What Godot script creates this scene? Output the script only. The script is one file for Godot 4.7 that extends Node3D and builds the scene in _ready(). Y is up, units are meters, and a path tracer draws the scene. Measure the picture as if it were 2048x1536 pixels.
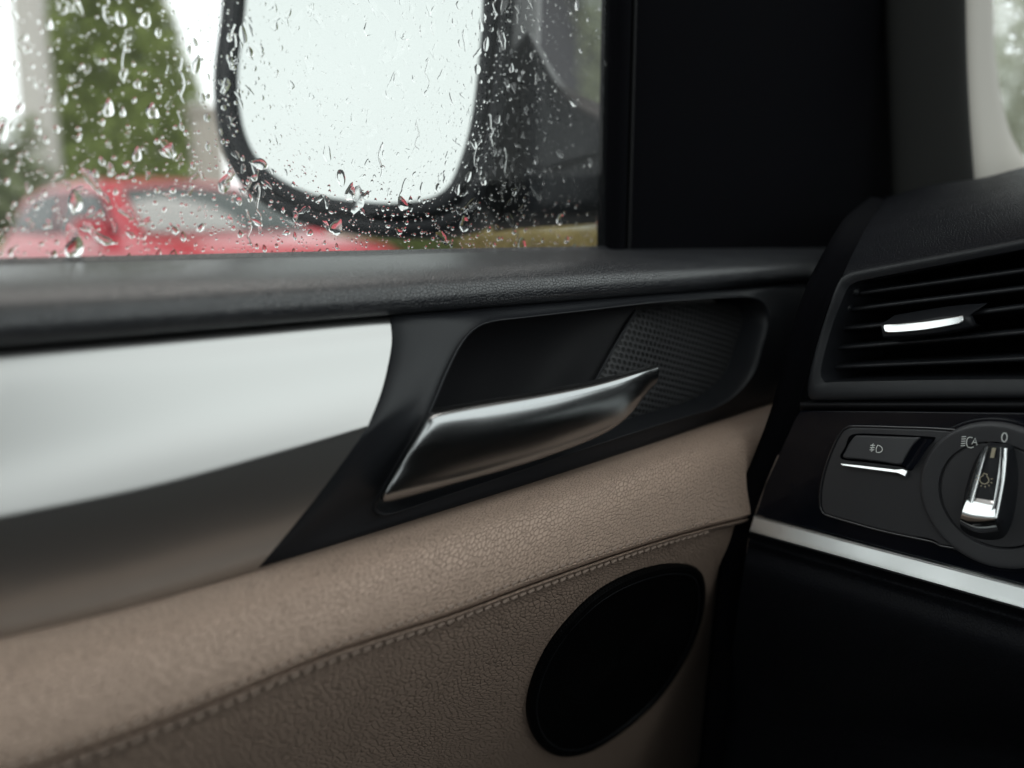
extends Node3D
# A rainy-day view from the driver's seat: door panel, wet side window and the left end of the dashboard.
# x runs forward along the car, y up, z from the door into the cabin; metres.

const EYE := Vector3(0.0, 1.17, 0.28)
var rng := RandomNumberGenerator.new()
var used := {}
var M := {}

# ---------------------------------------------------------------- naming
func numbered(called: String) -> String:
	if not used.has(called):
		used[called] = 0
		return called
	used[called] += 1
	return "%s_%03d" % [called, used[called]]

func thing(called: String, label: String, category: String, at := Vector3.ZERO, group := "", kind := "") -> Node3D:
	var o := Node3D.new()
	o.name = numbered(called)
	add_child(o)
	o.position = at
	o.set_meta("label", label)
	o.set_meta("category", category)
	if group: o.set_meta("group", group)
	if kind: o.set_meta("kind", kind)
	return o

func obj(called: String, mesh: Mesh, m: Material, parent: Node3D, label := "") -> MeshInstance3D:
	var o := MeshInstance3D.new()
	o.name = numbered(called)
	o.mesh = mesh
	o.material_override = m
	o.cast_shadow = GeometryInstance3D.SHADOW_CASTING_SETTING_ON
	parent.add_child(o, true)
	if parent != self:
		o.position = -world_at(parent)
	if label: o.set_meta("label", label)
	return o

func world_at(n: Node3D) -> Vector3:      # meshes are modelled in world metres; this takes the parents' places out again
	var p := Vector3.ZERO
	var k: Node = n
	while k is Node3D and k != self:
		p += k.position
		k = k.get_parent()
	return p

func struct(called: String, mesh: Mesh, m: Material, label := "") -> MeshInstance3D:
	var o := obj(called, mesh, m, self)
	o.set_meta("kind", "structure")
	if label: o.set_meta("label", label)
	return o

# ---------------------------------------------------------------- materials
func mat(r: float, g: float, b: float, rough := 0.5, metal := 0.0) -> StandardMaterial3D:
	var m := StandardMaterial3D.new()
	m.albedo_color = Color(r, g, b).linear_to_srgb()
	m.roughness = rough
	m.metallic = metal
	return m

func pane(alpha := 0.004) -> StandardMaterial3D:
	var m := mat(0.6, 0.66, 0.64, 0.0)
	m.albedo_color.a = alpha
	m.transparency = BaseMaterial3D.TRANSPARENCY_ALPHA
	m.metallic_specular = 0.2
	return m

func bump(m: StandardMaterial3D, t: Texture2D, cm: float, per_metre: float) -> StandardMaterial3D:
	m.heightmap_enabled = true
	m.heightmap_texture = t
	m.heightmap_scale = cm
	m.uv1_scale = Vector3(per_metre, per_metre, per_metre)
	return m

func noise_tex(kind: int, freq: float, size: int, sd: int, lo := 0.0, hi := 1.0, octaves := 4) -> NoiseTexture2D:
	var n := FastNoiseLite.new()
	n.noise_type = kind
	n.frequency = freq
	n.seed = sd
	n.fractal_octaves = octaves
	var t := NoiseTexture2D.new()
	t.noise = n
	t.width = size
	t.height = size
	t.seamless = true
	var g := Gradient.new()
	g.set_color(0, Color(lo, lo, lo))
	g.set_color(1, Color(hi, hi, hi))
	t.color_ramp = g
	return t

func leather_height(size: int, cells: int, sd: int) -> ImageTexture:
	# pebbled hide: distance to the nearest cell border of a jittered grid, warped, with fine pores on top
	var r := RandomNumberGenerator.new()
	r.seed = sd
	var fx := PackedFloat32Array()
	var fy := PackedFloat32Array()
	var top := PackedFloat32Array()
	for i in cells * cells:
		fx.append(r.randf_range(0.02, 0.98))
		fy.append(r.randf_range(0.02, 0.98))
		top.append(r.randf_range(0.75, 1.0))
	var im := Image.create(size, size, false, Image.FORMAT_R8)
	var per := TAU / size
	var data := PackedByteArray()
	data.resize(size * size)
	var k := float(cells) / size
	for y in size:
		for x in size:
			var u: float = x * k + 0.45 * sin(per * (2.0 * x + 1.0 * y)) + 0.10 * sin(per * (5.0 * y - 3.0 * x) + 1.3)
			var w: float = y * k + 0.45 * sin(per * (1.0 * x - 2.0 * y) + 0.7) + 0.10 * sin(per * (4.0 * x + 5.0 * y))
			var cx := floori(u)
			var cy := floori(w)
			var d1 := 9.0
			var d2 := 9.0
			var best := 0
			for j in range(-1, 2):
				for i in range(-1, 2):
					var id: int = posmod(cy + j, cells) * cells + posmod(cx + i, cells)
					var dx: float = cx + i + fx[id] - u
					var dy: float = cy + j + fy[id] - w
					var d := dx * dx + dy * dy
					if d < d1:
						d2 = d1
						d1 = d
						best = id
					elif d < d2:
						d2 = d
			var e := sqrt(d2) - sqrt(d1)
			var h := smoothstep(0.0, 0.22, e)
			h = h * top[best] * (0.90 + 0.10 * (1.0 - minf(1.0, sqrt(d1) * 1.2)))
			data[y * size + x] = clampi(int(h * 235.0 + r.randf() * 9.0), 0, 255)
	im.set_data(size, size, false, Image.FORMAT_R8, data)
	return ImageTexture.create_from_image(im)

func crease_shaded(height: ImageTexture) -> ImageTexture:   # shade of the grain put into the colour, darker in the creases
	var im := height.get_image()
	var src := im.get_data()
	var n := im.get_width()
	var data := PackedByteArray()
	data.resize(n * n * 3)
	for i in n * n:
		var k := lerpf(0.82, 1.0, minf(1.0, src[i] / 140.0))
		data[i * 3] = int(255 * k)
		data[i * 3 + 1] = int(252 * k)
		data[i * 3 + 2] = int(250 * k)
	return ImageTexture.create_from_image(Image.create_from_data(n, n, false, Image.FORMAT_RGB8, data))

func mesh_texture(height: bool) -> ImageTexture:
	# perforated tweeter cloth: staggered round holes
	var s := 128
	var im := Image.create(s, s, false, Image.FORMAT_RGB8)
	for y in s:
		for x in s:
			var u := float(x) / s * 2.0
			var w := float(y) / s * 2.0
			var d := 9.0
			for j in range(-1, 4):
				for i in range(-1, 4):
					var ox := 0.5 if posmod(j, 2) == 1 else 0.0
					d = minf(d, Vector2(i + ox - u, (j - w)).length())
			var h := smoothstep(0.22, 0.42, d)
			im.set_pixel(x, y, Color(h, h, h) if height else Color(0.004, 0.004, 0.005).lerp(Color(0.24, 0.24, 0.25), h))
	return ImageTexture.create_from_image(im)

# ---------------------------------------------------------------- mesh helpers
class MB:
	var p := PackedVector3Array()
	var n := PackedVector3Array()
	var t := PackedVector2Array()
	var ix := PackedInt32Array()
	func vert(a: Vector3, nn: Vector3, uv := Vector2.ZERO) -> int:
		p.append(a)
		n.append(nn)
		t.append(uv)
		return p.size() - 1
	func tri(a: int, b: int, c: int) -> void:
		var f := (p[b] - p[a]).cross(p[c] - p[a])
		if f.dot(n[a] + n[b] + n[c]) > 0.0:      # front faces run clockwise
			ix.append_array([a, c, b])
		else:
			ix.append_array([a, b, c])
	func quad(a: int, b: int, c: int, d: int) -> void:
		tri(a, b, c)
		tri(a, c, d)
	func mesh() -> ArrayMesh:
		var m := ArrayMesh.new()
		var a := []
		a.resize(Mesh.ARRAY_MAX)
		a[Mesh.ARRAY_VERTEX] = p
		a[Mesh.ARRAY_NORMAL] = n
		a[Mesh.ARRAY_TEX_UV] = t
		a[Mesh.ARRAY_INDEX] = ix
		m.add_surface_from_arrays(Mesh.PRIMITIVE_TRIANGLES, a)
		return m

func cr(a: Vector3, b: Vector3, c: Vector3, d: Vector3, s: float) -> Vector3:
	return b.cubic_interpolate(c, a, d, s)

func resample(q: PackedVector3Array, n: int, closed := false, sharp := false) -> PackedVector3Array:
	var dense := PackedVector3Array()
	var m := q.size()
	var segs := m if closed else m - 1
	for i in segs:
		var b := q[i]
		var c := q[(i + 1) % m]
		var a := q[posmod(i - 1, m)] if closed or i > 0 else b + (b - c)
		var d := q[(i + 2) % m] if closed or i + 2 < m else c + (c - b)
		for k in 10:
			dense.append(b.lerp(c, k / 10.0) if sharp else cr(a, b, c, d, k / 10.0))
	dense.append(q[0] if closed else q[m - 1])
	var acc := PackedFloat32Array([0.0])
	for i in range(1, dense.size()):
		acc.append(acc[i - 1] + dense[i].distance_to(dense[i - 1]))
	var total := acc[acc.size() - 1]
	var out := PackedVector3Array()
	var j := 0
	var count := n if closed else n + 1
	for i in count:
		var want := total * i / n
		while j < acc.size() - 2 and acc[j + 1] < want:
			j += 1
		var span := maxf(acc[j + 1] - acc[j], 1e-9)
		out.append(dense[j].lerp(dense[j + 1], clampf((want - acc[j]) / span, 0.0, 1.0)))
	return out

func loft(rails: Array, nu: int, nv: int, closed := false, toward := EYE, sharp := false) -> ArrayMesh:
	var rows := []
	for q in rails:
		rows.append(resample(q, nu, closed, sharp))
	var w: int = rows[0].size()
	var grid := []
	for i in rows.size() - 1:
		for k in nv:
			var s := float(k) / nv
			var row := PackedVector3Array()
			for j in w:
				var b: Vector3 = rows[i][j]
				var c: Vector3 = rows[i + 1][j]
				var a: Vector3 = rows[i - 1][j] if i > 0 else b + (b - c)
				var d: Vector3 = rows[i + 2][j] if i + 2 < rows.size() else c + (c - b)
				row.append(cr(a, b, c, d, s))
			grid.append(row)
	grid.append(rows[rows.size() - 1])
	return skin(grid, closed, toward)

func skin(grid: Array, closed: bool, toward: Vector3) -> ArrayMesh:
	var mb := MB.new()
	var h := grid.size()
	var w: int = grid[0].size()
	var mid: PackedVector3Array = grid[h / 2]
	var us := PackedFloat32Array([0.0])
	for j in range(1, w):
		us.append(us[j - 1] + mid[j].distance_to(mid[j - 1]))
	var vs := PackedFloat32Array()
	vs.resize(w)
	var norms := []
	var sum := 0.0
	for i in h:
		var nr := PackedVector3Array()
		for j in w:
			var l: Vector3 = grid[i][posmod(j - 1, w) if closed else maxi(j - 1, 0)]
			var r: Vector3 = grid[i][(j + 1) % w if closed else mini(j + 1, w - 1)]
			var up: Vector3 = grid[maxi(i - 1, 0)][j]
			var dn: Vector3 = grid[mini(i + 1, h - 1)][j]
			var nn := (r - l).cross(dn - up)
			nn = nn.normalized() if nn.length() > 1e-14 else Vector3.ZERO
			nr.append(nn)
			sum += nn.dot((toward - grid[i][j]).normalized())
		norms.append(nr)
	var sg := 1.0 if sum >= 0.0 else -1.0
	for i in h:
		for j in w:
			if i > 0:
				vs[j] += grid[i][j].distance_to(grid[i - 1][j])
			mb.vert(grid[i][j], norms[i][j] * sg, Vector2(us[j], vs[j]))
	for i in h - 1:
		for j in (w if closed else w - 1):
			var j2 := (j + 1) % w
			mb.quad(i * w + j, i * w + j2, (i + 1) * w + j2, (i + 1) * w + j)
	return mb.mesh()

func axes(n: Vector3) -> Array:
	var up := Vector3.UP if absf(n.y) < 0.8 else Vector3.RIGHT
	var ex := up.cross(n).normalized()
	return [ex, n.cross(ex).normalized()]

func slab(outline: PackedVector3Array, n: Vector3, depth: float, bevel: float, count := 0, sharp := false) -> ArrayMesh:
	# a plate whose front rim is rounded; the outline is its widest loop at the height of the front face
	var q := resample(outline, count, true, sharp) if count else outline
	var ax := axes(n)
	var flat := PackedVector2Array()
	var c := q.size()
	for a in q:
		flat.append(Vector2(a.dot(ax[0]), a.dot(ax[1])))
	var turn := 0.0
	for i in c:
		turn += flat[i].cross(flat[(i + 1) % c])
	var sides := PackedVector3Array()
	for i in c:
		var tg := (flat[(i + 1) % c] - flat[posmod(i - 1, c)]).normalized()
		var s := Vector2(tg.y, -tg.x) * (1.0 if turn > 0 else -1.0)
		sides.append(ax[0] * s.x + ax[1] * s.y)
	var mb := MB.new()
	var cap := PackedVector2Array()
	for i in c:
		var a := q[i] - sides[i] * bevel
		mb.vert(a, n, flat[i])
		cap.append(Vector2(a.dot(ax[0]), a.dot(ax[1])))
	var tris := Geometry2D.triangulate_polygon(cap)
	for i in range(0, tris.size(), 3):
		mb.tri(tris[i], tris[i + 1], tris[i + 2])
	var last := 0
	for k in 6:
		var an := minf(k, 4) / 4.0 * PI / 2
		var first := mb.p.size()
		for i in c:
			var a := q[i] - sides[i] * bevel * (1.0 - sin(an)) - n * (bevel * (1.0 - cos(an)) if k < 5 else depth)
			mb.vert(a, n * cos(an) + sides[i] * sin(an), flat[i])
		if k > 0:
			for i in c:
				mb.quad(last + i, last + (i + 1) % c, first + (i + 1) % c, first + i)
		last = first
	return mb.mesh()

func tube(path: PackedVector3Array, r: float, sides := 8, count := 0, closed := false) -> ArrayMesh:
	var q := resample(path, count, closed) if count else path
	var mb := MB.new()
	var c := q.size()
	for i in c:
		var tg := (q[(i + 1) % c if closed else mini(i + 1, c - 1)] - q[posmod(i - 1, c) if closed else maxi(i - 1, 0)]).normalized()
		var ax := axes(tg)
		for k in sides:
			var a := TAU * k / sides
			var nn: Vector3 = ax[0] * cos(a) + ax[1] * sin(a)
			mb.vert(q[i] + nn * r, nn, Vector2(i * 0.01, k * 0.01))
	for i in (c if closed else c - 1):
		for k in sides:
			var a := i * sides
			var b := ((i + 1) % c) * sides
			mb.quad(a + k, a + (k + 1) % sides, b + (k + 1) % sides, b + k)
	return mb.mesh()

func box(lo: Vector3, hi: Vector3, bevel := 0.0) -> ArrayMesh:
	var q := PackedVector3Array([Vector3(lo.x, hi.y, lo.z), Vector3(hi.x, hi.y, lo.z), Vector3(hi.x, hi.y, hi.z), Vector3(lo.x, hi.y, hi.z)])
	var mb := MB.new()
	for f in [[Vector3.UP, 0, 1, 2, 3, 0], [Vector3.DOWN, 0, 1, 2, 3, 1]]:
		var id := []
		for k in 4:
			var a := q[f[k + 1]]
			if f[5]: a.y = lo.y
			id.append(mb.vert(a, f[0], Vector2(a.x, a.z)))
		mb.quad(id[0], id[1], id[2], id[3])
	for k in 4:
		var a := q[k]
		var b := q[(k + 1) % 4]
		var nn := ((a + b) / 2 - (lo + hi) / 2)
		nn.y = 0
		nn = Vector3(signf(nn.x), 0, 0) if absf(a.x - b.x) < 1e-6 else Vector3(0, 0, signf(nn.z))
		var i0 := mb.vert(a, nn, Vector2(a.x + a.z, a.y))
		var i1 := mb.vert(b, nn, Vector2(b.x + b.z, b.y))
		var i2 := mb.vert(Vector3(b.x, lo.y, b.z), nn, Vector2(b.x + b.z, lo.y))
		var i3 := mb.vert(Vector3(a.x, lo.y, a.z), nn, Vector2(a.x + a.z, lo.y))
		mb.quad(i0, i1, i2, i3)
	return mb.mesh()

func lines(strokes: Array, c: Vector3, width: float, n := Vector3(-1, 0, 0), ex := Vector3(0, 0, 1), ey := Vector3(0, 1, 0)) -> ArrayMesh:
	# printed symbols: flat strokes a hair above their surface, given in metres round a centre
	var mb := MB.new()
	for s in strokes:
		var c2: int = s.size()
		var first := mb.p.size()
		for i in c2:
			var a: Vector2 = s[maxi(i - 1, 0)]
			var b: Vector2 = s[mini(i + 1, c2 - 1)]
			if s[0].distance_to(s[c2 - 1]) < 1e-6 and (i == 0 or i == c2 - 1):
				a = s[c2 - 2]
				b = s[1]
			var side := (b - a).normalized().orthogonal() * width / 2
			for sg in [-1.0, 1.0]:
				var e: Vector2 = s[i] + side * sg
				mb.vert(c + ex * e.x + ey * e.y + n * 0.00008, n)
		for i in c2 - 1:
			var k := first + i * 2
			mb.quad(k, k + 1, k + 3, k + 2)
	return mb.mesh()

func arc(cx: float, cy: float, rx: float, ry: float, a0: float, a1: float, steps := 14) -> Array:
	var out := []
	for i in steps + 1:
		var a := deg_to_rad(lerpf(a0, a1, float(i) / steps))
		out.append(Vector2(cx + rx * cos(a), cy + ry * sin(a)))
	return out

func shifted(q: PackedVector3Array, d: Vector3) -> PackedVector3Array:
	var out := PackedVector3Array()
	for a in q:
		out.append(a + d)
	return out

func shrunk(q: PackedVector3Array, k: float, d := Vector3.ZERO) -> PackedVector3Array:
	var c := Vector3.ZERO
	for a in q: c += a
	c /= q.size()
	var out := PackedVector3Array()
	for a in q:
		out.append(c + (a - c) * k + d)
	return out

# ---------------------------------------------------------------- scene
func _ready():
	rng.seed = 20240611
	var cam := Camera3D.new()
	cam.name = "camera"
	add_child(cam)
	cam.look_at_from_position(EYE, EYE + Vector3(0.63534, -0.18738, -0.74916))
	var lens := CameraAttributesPhysical.new()
	lens.frustum_focal_length = 37.53
	lens.frustum_focus_distance = 0.36
	lens.exposure_aperture = 5.3
	lens.frustum_near = 0.02
	lens.frustum_far = 400.0
	cam.attributes = lens
	cam.fov = 50.0
	cam.near = 0.02
	cam.far = 400.0
	cam.current = true

	var env := Environment.new()
	var sky := Sky.new()
	var sm := ProceduralSkyMaterial.new()
	sm.sky_top_color = Color(0.87, 0.905, 0.90)
	sm.sky_horizon_color = Color(0.90, 0.925, 0.92)
	sm.sky_curve = 0.2
	sm.sky_cover = noise_tex(FastNoiseLite.TYPE_SIMPLEX_SMOOTH, 0.012, 512, 90, 0.0, 0.30, 5)
	sm.sky_cover_modulate = Color(1.0, 1.0, 1.0, 0.8)
	sm.ground_bottom_color = Color(0.30, 0.31, 0.30)
	sm.ground_horizon_color = Color(0.55, 0.57, 0.56)
	sky.sky_material = sm
	env.background_mode = Environment.BG_SKY
	env.sky = sky
	env.background_energy_multiplier = 1.55
	env.tonemap_mode = Environment.TONE_MAPPER_LINEAR
	env.tonemap_exposure = 1.24
	env.sdfgi_enabled = true
	env.ssao_enabled = true
	env.ssil_enabled = true
	var we := WorldEnvironment.new()
	we.name = "world_environment"
	we.environment = env
	add_child(we)
	var sun := DirectionalLight3D.new()
	sun.name = "overcast_sun"
	sun.light_energy = 0.2
	sun.light_color = Color(1.0, 0.98, 0.95)
	sun.light_angular_distance = 40.0
	sun.shadow_enabled = true
	add_child(sun)
	sun.look_at_from_position(Vector3(1.5, 7, -3), Vector3.ZERO)

	make_materials()
	build_cabin()
	build_outside()
	build_door()
	build_window()
	build_mirror()
	build_dashboard()
	build_vent()
	build_switch()
	build_pillar()

func make_materials():
	var hide_tex := leather_height(1024, 44, 5)
	var fine := noise_tex(FastNoiseLite.TYPE_SIMPLEX, 0.22, 256, 3)
	var smudge := noise_tex(FastNoiseLite.TYPE_SIMPLEX_SMOOTH, 0.012, 512, 8, 0.06, 0.30)
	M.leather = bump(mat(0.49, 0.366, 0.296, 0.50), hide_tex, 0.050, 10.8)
	M.leather.albedo_texture = crease_shaded(hide_tex)
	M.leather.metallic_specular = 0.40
	M.leather_shaded = bump(mat(0.35, 0.262, 0.212, 0.52), hide_tex, 0.085, 9.6)  # darker than the roll: the lower panel's shade is put into the colour
	M.leather_shaded.albedo_texture = M.leather.albedo_texture
	M.leather_shaded.metallic_specular = 0.32
	M.thread = mat(0.27, 0.20, 0.16, 0.7)
	M.black_leather = bump(mat(0.014, 0.015, 0.019, 0.33), hide_tex, 0.022, 15.0)
	M.black_leather.metallic_specular = 0.95
	M.dash_leather = bump(mat(0.008, 0.0085, 0.011, 0.45), hide_tex, 0.02, 15.0)
	M.dash_leather.metallic_specular = 0.24
	M.plate = bump(mat(0.055, 0.055, 0.060, 0.45), fine, 0.002, 60.0)
	M.plastic = bump(mat(0.014, 0.015, 0.018, 0.43), fine, 0.002, 60.0)
	M.plastic_dark = bump(mat(0.010, 0.010, 0.012, 0.5), fine, 0.002, 60.0)
	M.soft = bump(mat(0.016, 0.017, 0.019, 0.55), fine, 0.002, 50.0)
	M.rubber = mat(0.008, 0.008, 0.009, 0.6)
	M.void = mat(0.003, 0.003, 0.004, 0.9)
	M.silver = bump(mat(0.53, 0.525, 0.517, 0.37, 1.0), fine, 0.0002, 60.0)
	M.satin = bump(mat(0.42, 0.43, 0.437, 0.25, 1.0), fine, 0.0005, 40.0)
	M.chrome = mat(0.86, 0.88, 0.89, 0.10, 1.0)
	M.strip = mat(0.90, 0.92, 0.92, 0.26, 1.0)
	M.strip.roughness_texture = noise_tex(FastNoiseLite.TYPE_SIMPLEX_SMOOTH, 0.006, 256, 12, 0.75, 1.0, 2)
	M.strip.roughness = 0.45
	M.strip.uv1_scale = Vector3(12, 12, 12)
	M.gloss = mat(0.005, 0.006, 0.010, 1.0)
	M.gloss.metallic_specular = 0.4
	M.gloss.roughness_texture = smudge
	M.gloss.uv1_scale = Vector3(9, 9, 9)
	M.rim = mat(0.03, 0.03, 0.034, 0.18)
	M.rim.metallic_specular = 0.8
	M.print = mat(0.88, 0.90, 0.88, 0.6)
	M.print_warm = mat(0.52, 0.46, 0.33, 0.6)
	M.mesh = mat(1, 1, 1, 0.5)
	M.mesh.albedo_texture = mesh_texture(false)
	bump(M.mesh, mesh_texture(true), 0.06, 165.0)
	M.speaker = mat(0.05, 0.05, 0.052, 0.6)
	M.speaker.albedo_texture = M.mesh.albedo_texture
	bump(M.speaker, M.mesh.heightmap_texture, 0.03, 300.0)
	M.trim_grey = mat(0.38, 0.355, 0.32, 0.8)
	for k in [[M.void, 0.12], [M.rubber, 0.25], [M.plastic_dark, 0.3], [M.soft, 0.3], [M.speaker, 0.2], [M.plastic, 0.42]]:
		k[0].metallic_specular = k[1]
	M.trim_shaded = mat(0.03, 0.03, 0.029, 0.9)  # pillar trim darkened, the shade on its driver side painted in
	M.trim_shaded.metallic_specular = 0.2
	M.headliner = mat(0.42, 0.41, 0.39, 0.9)
	M.carpet = mat(0.02, 0.02, 0.022, 0.95)
	M.mirror_glass = mat(0.55, 0.568, 0.556, 0.0, 1.0)
	M.housing = bump(mat(0.008, 0.009, 0.012, 0.4), fine, 0.002, 30.0)
	M.housing.metallic_specular = 0.3
	var w := mat(1, 1, 1, 0.0)
	w.albedo_color.a = 0.0
	w.refraction_enabled = true
	w.refraction_scale = 0.033
	w.transparency = BaseMaterial3D.TRANSPARENCY_ALPHA
	M.water = w
	M.glass = pane()

func build_cabin():
	for q in [[Vector3(-0.2, 1.60, -0.08), Vector3(0.12, 1.65, 1.56)], [Vector3(-1.5, 1.60, -0.08), Vector3(-1.05, 1.65, 1.56)], [Vector3(-1.05, 1.60, -0.08), Vector3(-0.2, 1.65, 0.25)], [Vector3(-1.05, 1.60, 1.2), Vector3(-0.2, 1.65, 1.56)]]:
		struct("cabin_roof", box(q[0], q[1]), M.headliner)
	struct("added_roof_window", box(Vector3(-1.07, 1.652, 0.23), Vector3(-0.18, 1.654, 1.22)), M.glass)  # unseen opening added to light the dashboard from above
	struct("cabin_floor", box(Vector3(-1.5, 0.25, -0.06), Vector3(1.1, 0.30, 1.56)), M.carpet)
	struct("cabin_wall", box(Vector3(-1.5, 0.30, 1.50), Vector3(1.1, 1.14, 1.56)), M.carpet)       # far side, below its windows
	struct("cabin_wall", box(Vector3(-1.56, 0.25, -0.08), Vector3(-1.5, 1.14, 1.56)), M.carpet)    # rear
	struct("cabin_wall", box(Vector3(1.1, 0.25, -0.08), Vector3(1.15, 1.14, 1.56)), M.carpet)      # front bulkhead
	struct("cabin_wall", box(Vector3(-1.5, 0.30, -0.09), Vector3(-0.55, 1.14, -0.06)), M.carpet)   # behind the door
	struct("cabin_pillar", box(Vector3(-0.72, 1.14, -0.07), Vector3(-0.58, 1.60, -0.01)), M.headliner)
	struct("cabin_pillar", box(Vector3(-0.72, 1.14, 1.49), Vector3(-0.58, 1.60, 1.55)), M.headliner)
	var seat := thing("added_driver_seat", "unseen black driver seat added to block light", "car seat", Vector3(-0.28, 0.3, 0.38), "", "thing")  # out of view, added to block light from the passenger side
	part("cushion", slab(PackedVector3Array([Vector3(-0.15, 0.25, -0.25), Vector3(0.40, 0.28, -0.24), Vector3(0.40, 0.28, 0.24), Vector3(-0.15, 0.25, 0.25)]), Vector3(0, 1, 0), 0.2, 0.05, 60), M.carpet, seat)
	part("backrest", slab(PackedVector3Array([Vector3(-0.10, 0.25, -0.25), Vector3(-0.20, 0.80, -0.23), Vector3(-0.22, 0.95, 0.0), Vector3(-0.20, 0.80, 0.23), Vector3(-0.10, 0.25, 0.25)]), Vector3(1, 0.18, 0).normalized(), 0.15, 0.05, 60), M.carpet, seat)
	part("headrest", slab(PackedVector3Array([Vector3(-0.22, 0.97, -0.13), Vector3(-0.24, 1.13, -0.11), Vector3(-0.24, 1.13, 0.11), Vector3(-0.22, 0.97, 0.13)]), Vector3(1, 0.18, 0).normalized(), 0.1, 0.03, 60), M.carpet, seat)
	var wheel := thing("added_steering_wheel", "unseen black steering wheel added to shade the door", "steering wheel", Vector3(-0.08, 1.0, 0.45), "", "thing")  # out of view, put in to keep light off the lower door
	var ring := TorusMesh.new()
	ring.inner_radius = 0.165
	ring.outer_radius = 0.195
	part("wheel_rim", ring, M.soft, wheel).rotation_degrees = Vector3(0, 0, 66)
	part("airbag_cover", slab(PackedVector3Array([Vector3(0.02, -0.07, -0.09), Vector3(-0.03, 0.06, -0.1), Vector3(-0.03, 0.06, 0.1), Vector3(0.02, -0.07, 0.09)]), Vector3(-0.93, -0.36, 0).normalized(), 0.05, 0.02, 50), M.soft, wheel)
	for a in [0.0, 120.0, 240.0]:
		var d := Vector3(0, cos(deg_to_rad(a + 180)), sin(deg_to_rad(a + 180)))
		part("spoke", tube(PackedVector3Array([d * 0.06 + Vector3(-0.06 * d.y, 0, 0), d * 0.18 + Vector3(-0.07 * d.y, 0, 0)]), 0.018, 8), M.soft, wheel)
	part("column", tube(PackedVector3Array([Vector3(0.03, -0.02, 0), Vector3(0.25, -0.10, 0), Vector3(0.46, -0.18, 0)]), 0.055, 12, 8), M.soft, wheel)
	struct("added_console", box(Vector3(-0.6, 0.3, 0.68), Vector3(0.8, 0.86, 0.90)), M.carpet)  # unseen block added to stop low light from the far side
	struct("cabin_seat_bench", box(Vector3(-1.2, 0.3, 0.05), Vector3(-0.45, 0.95, 1.45)), M.carpet)

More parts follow.
